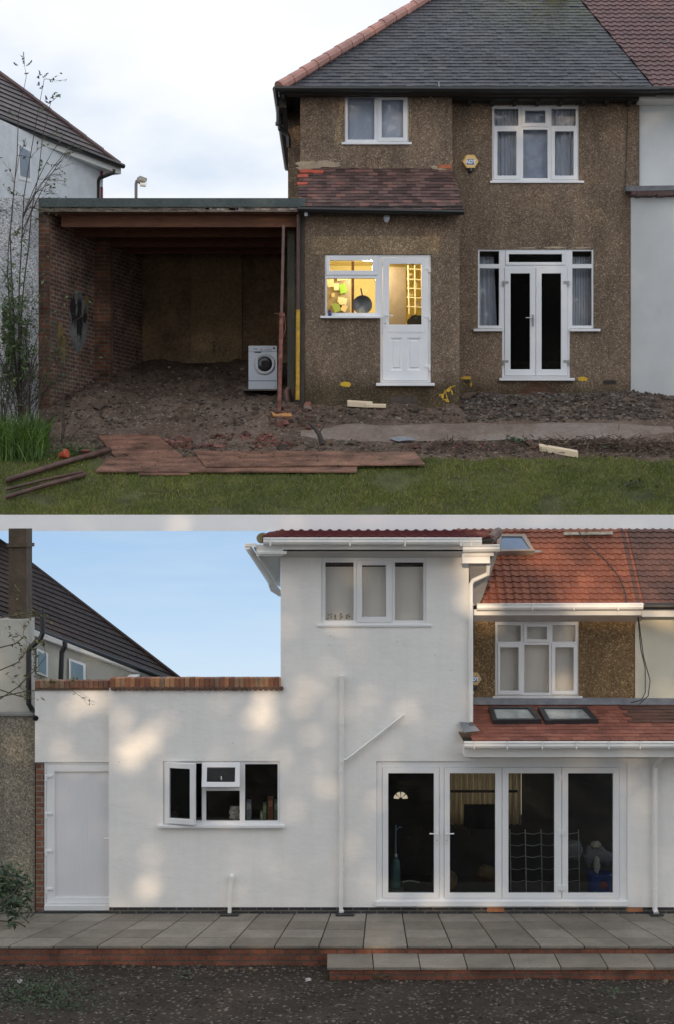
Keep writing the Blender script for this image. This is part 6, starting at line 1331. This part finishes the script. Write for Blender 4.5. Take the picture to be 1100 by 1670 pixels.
mb = MB(); tiles(mb, l0+Vector((X(1062,20.2)-l0.x,0,0))+ltn*(lt_.length*.45)+Vector((0,0,.012)), (1,0,0), ltn, 2.5, lt_.length*.5, .165, .135, 'flat', .014, .004); mb.build('lean_to_tiles', MATS['dull_brown_pantile'], nrb)

# shrubs at the lower left
t = thing('ivy_shrub', 'dark leafy shrub at the lower left beside the patio', 'shrub', tuple(P(20,1500,18.8)))
st = MB(); lv_ = MB()
for i in range(560):
    px = abs(rn.gauss(0,24)); py = rn.gauss(1452, 20)
    if px+max(0, 1446-py)*.9 < 62: leafquad(lv_, P(px, py, rn.uniform(19.3,19.9)), rn.uniform(.03,.06), rn)
for i in range(26):
    px = rn.uniform(10,46); py = rn.uniform(1430,1512); leafquad(lv_, P(px, py, 18.8), rn.uniform(.05,.09), rn)
for pts in ([(-15,1425),(28,1436),(45,1452)], [(-15,1500),(30,1505),(42,1512)], [(-15,1480),(20,1460),(34,1440)], [(-15,1490),(30,1490),(48,1506)]): st.tube([P(a, b, 18.9) for a, b in pts], .010, 5)
st.build('stems', stemg, t); lv_.build('leaves', leafdark, t)
t = thing('overhanging_branch', 'thin leafy branches hanging across the cream house at the upper left of the lower view', 'branch', tuple(P(20,1100,20.0)))
st = MB(); lv_ = MB()
for pts in ([(-15,1010),(30,1003),(50,1000),(62,996)], [(-15,1100),(30,1080),(50,1052),(60,1040)], [(-15,1140),(40,1128),(80,1124),(110,1122)], [(-15,1120),(30,1135),(52,1140)], [(-15,1060),(25,1050),(38,1040)], [(-15,1150),(30,1120),(60,1090),(75,1070)]):
    ps = [P(a, b, 20.1) for a, b in pts]; st.tube(ps, [.010,.008,.006,.004][:len(ps)], 5, cap=False)
    for p in ps[1:]:
        twigs(st, lv_, p, Vector((rn.uniform(-1,1),0,rn.uniform(-.6,1))), rn.uniform(.12,.3), .004, 1, rn, 2, .04)
for (cx_, cy_, n) in ((30,1003,12),(55,1000,12),(28,1050,9),(38,1068,8),(57,1058,9),(88,1112,14),(122,1110,10),(30,1085,8)):
    for i in range(n): leafquad(lv_, P(cx_+rn.gauss(0,4), cy_+rn.gauss(0,4), 20.1), .035, rn)
st.build('stems', stemg, t); lv_.build('leaves', islandmat('olive_leaf', [(0,(.05,.055,.015)),(1,(.16,.15,.04))], .5), t)

# ---------------------------------------------------------------- unseen trees behind the viewer, shaped to shade the upper house and dapple the lower
rn = random.Random(77)
lm = M('tree_leaf', (.045,.055,.02), .6, .3, 3); tb = M('tree_bark', (.09,.07,.05), .9, .3)
def on_plane(p, Y):     # follow the sun's ray from a place to the trees
    k = (Y-p.y)/sun_dir.y; return p+sun_dir*k
def gap(q):     # leaf openings placed so low sun falls on chosen parts of the lower house
    q = q+sun_dir*((Yt-q.y)/sun_dir.y); px, pz = q.x-gx, q.z
    n1 = noise.noise(Vector((q.x*1.5, 0, q.z*1.9)))+.65*noise.noise(Vector((q.x*4.2, 2, q.z*4.6)))
    if -4.6 < px < -.3 and 9.2 < pz < 10.75: return n1 > .15+.5*max(0, 9.8-pz)
    if -7.5 < px < -2.6 and 7.3 < pz < 10.75: return n1 > .60+.12*max(0, 9.6-pz)
    if 1.6 < px < 6.8 and 11.5 < pz < 12.95: return n1 > .12-.6*(pz-11.6)
    if .4 < px < 2.6 and 7.1 < pz < 7.7: return n1 > .2
    if -2.2 < px < .4 and 9.6 < pz < 12.4 and noise.noise(Vector((q.x*11, 7, q.z*11))) > .46: return True
    return False
def make_tree(x, y, h, r, nl_, label):
    t = thing('tree', label, 'tree', (x, y, 0), 'tall trees behind the viewer')
    mb = MB(); mb.tube([(x,y,-.1),(x+.1,y,h*.3),(x-.1,y+.1,h*.62),(x,y,h*.95)], [.38,.30,.2,.05], 10)
    for k in range(14):
        z = h*(.32+.6*k/14); q = k*2.4; e = Vector((x+math.cos(q)*r*.8, y+math.sin(q)*r*.5, z+h*.12)); mb.tube([(x,y,z), ((x+e.x)/2,(y+e.y)/2,z+h*.05), e], [.10,.07,.02], 6)
    mb.build('trunk', tb, t)
    lv = MB(); n = 0
    while n < nl_:
        p = Vector((rn.uniform(-1,1), rn.uniform(-1,1), rn.uniform(-1,1)))
        if p.length > 1: continue
        q = Vector((x+p.x*r, y+p.y*r*.6, h*.62+p.z*h*.44))
        if gap(q): continue
        leafquad(lv, q, rn.uniform(.16,.34), rn); n += 1
    lv.build('crown', lm, t)
Yt = -14.0; gx = on_plane(Vector((0,20.5,3)), Yt).x; sx0 = on_plane(Vector((0,26.5,9)), Yt).x
for k, (dx, h, r) in enumerate(((16,24,5.2),(-9,24,5.2),(-5.2,22,4.4),(-1.2,25,4.8),(3.0,23,4.6),(7.2,25,5.2),(11.5,22,5))):
    make_tree(sx0+dx, Yt+(k % 2)*1.6, h+2, r, 10000, ('outermost right','leftmost','second from left','third from left','fourth from left','fifth from left','rightmost')[k]+' of the tall broad trees behind the viewer, crowns shaped to screen the sun')

# unseen leaf screen added below the trees to keep low sun off the lower wall
t = thing('screen_hedge', 'long dense leaf screen added under the tall trees behind the viewer to block low sun', 'screen_hedge', (sx0, Yt-1.5, 0))
lv = MB()
for i in range(15000):
    q = Vector((sx0+rn.uniform(-14,15), Yt-1.5+rn.uniform(-.7,.7), rn.uniform(0, 9.3+.4*math.sin(i))))
    if not gap(q): leafquad(lv, q, rn.uniform(.16,.32), rn)
lv.build('leaves', lm, t)
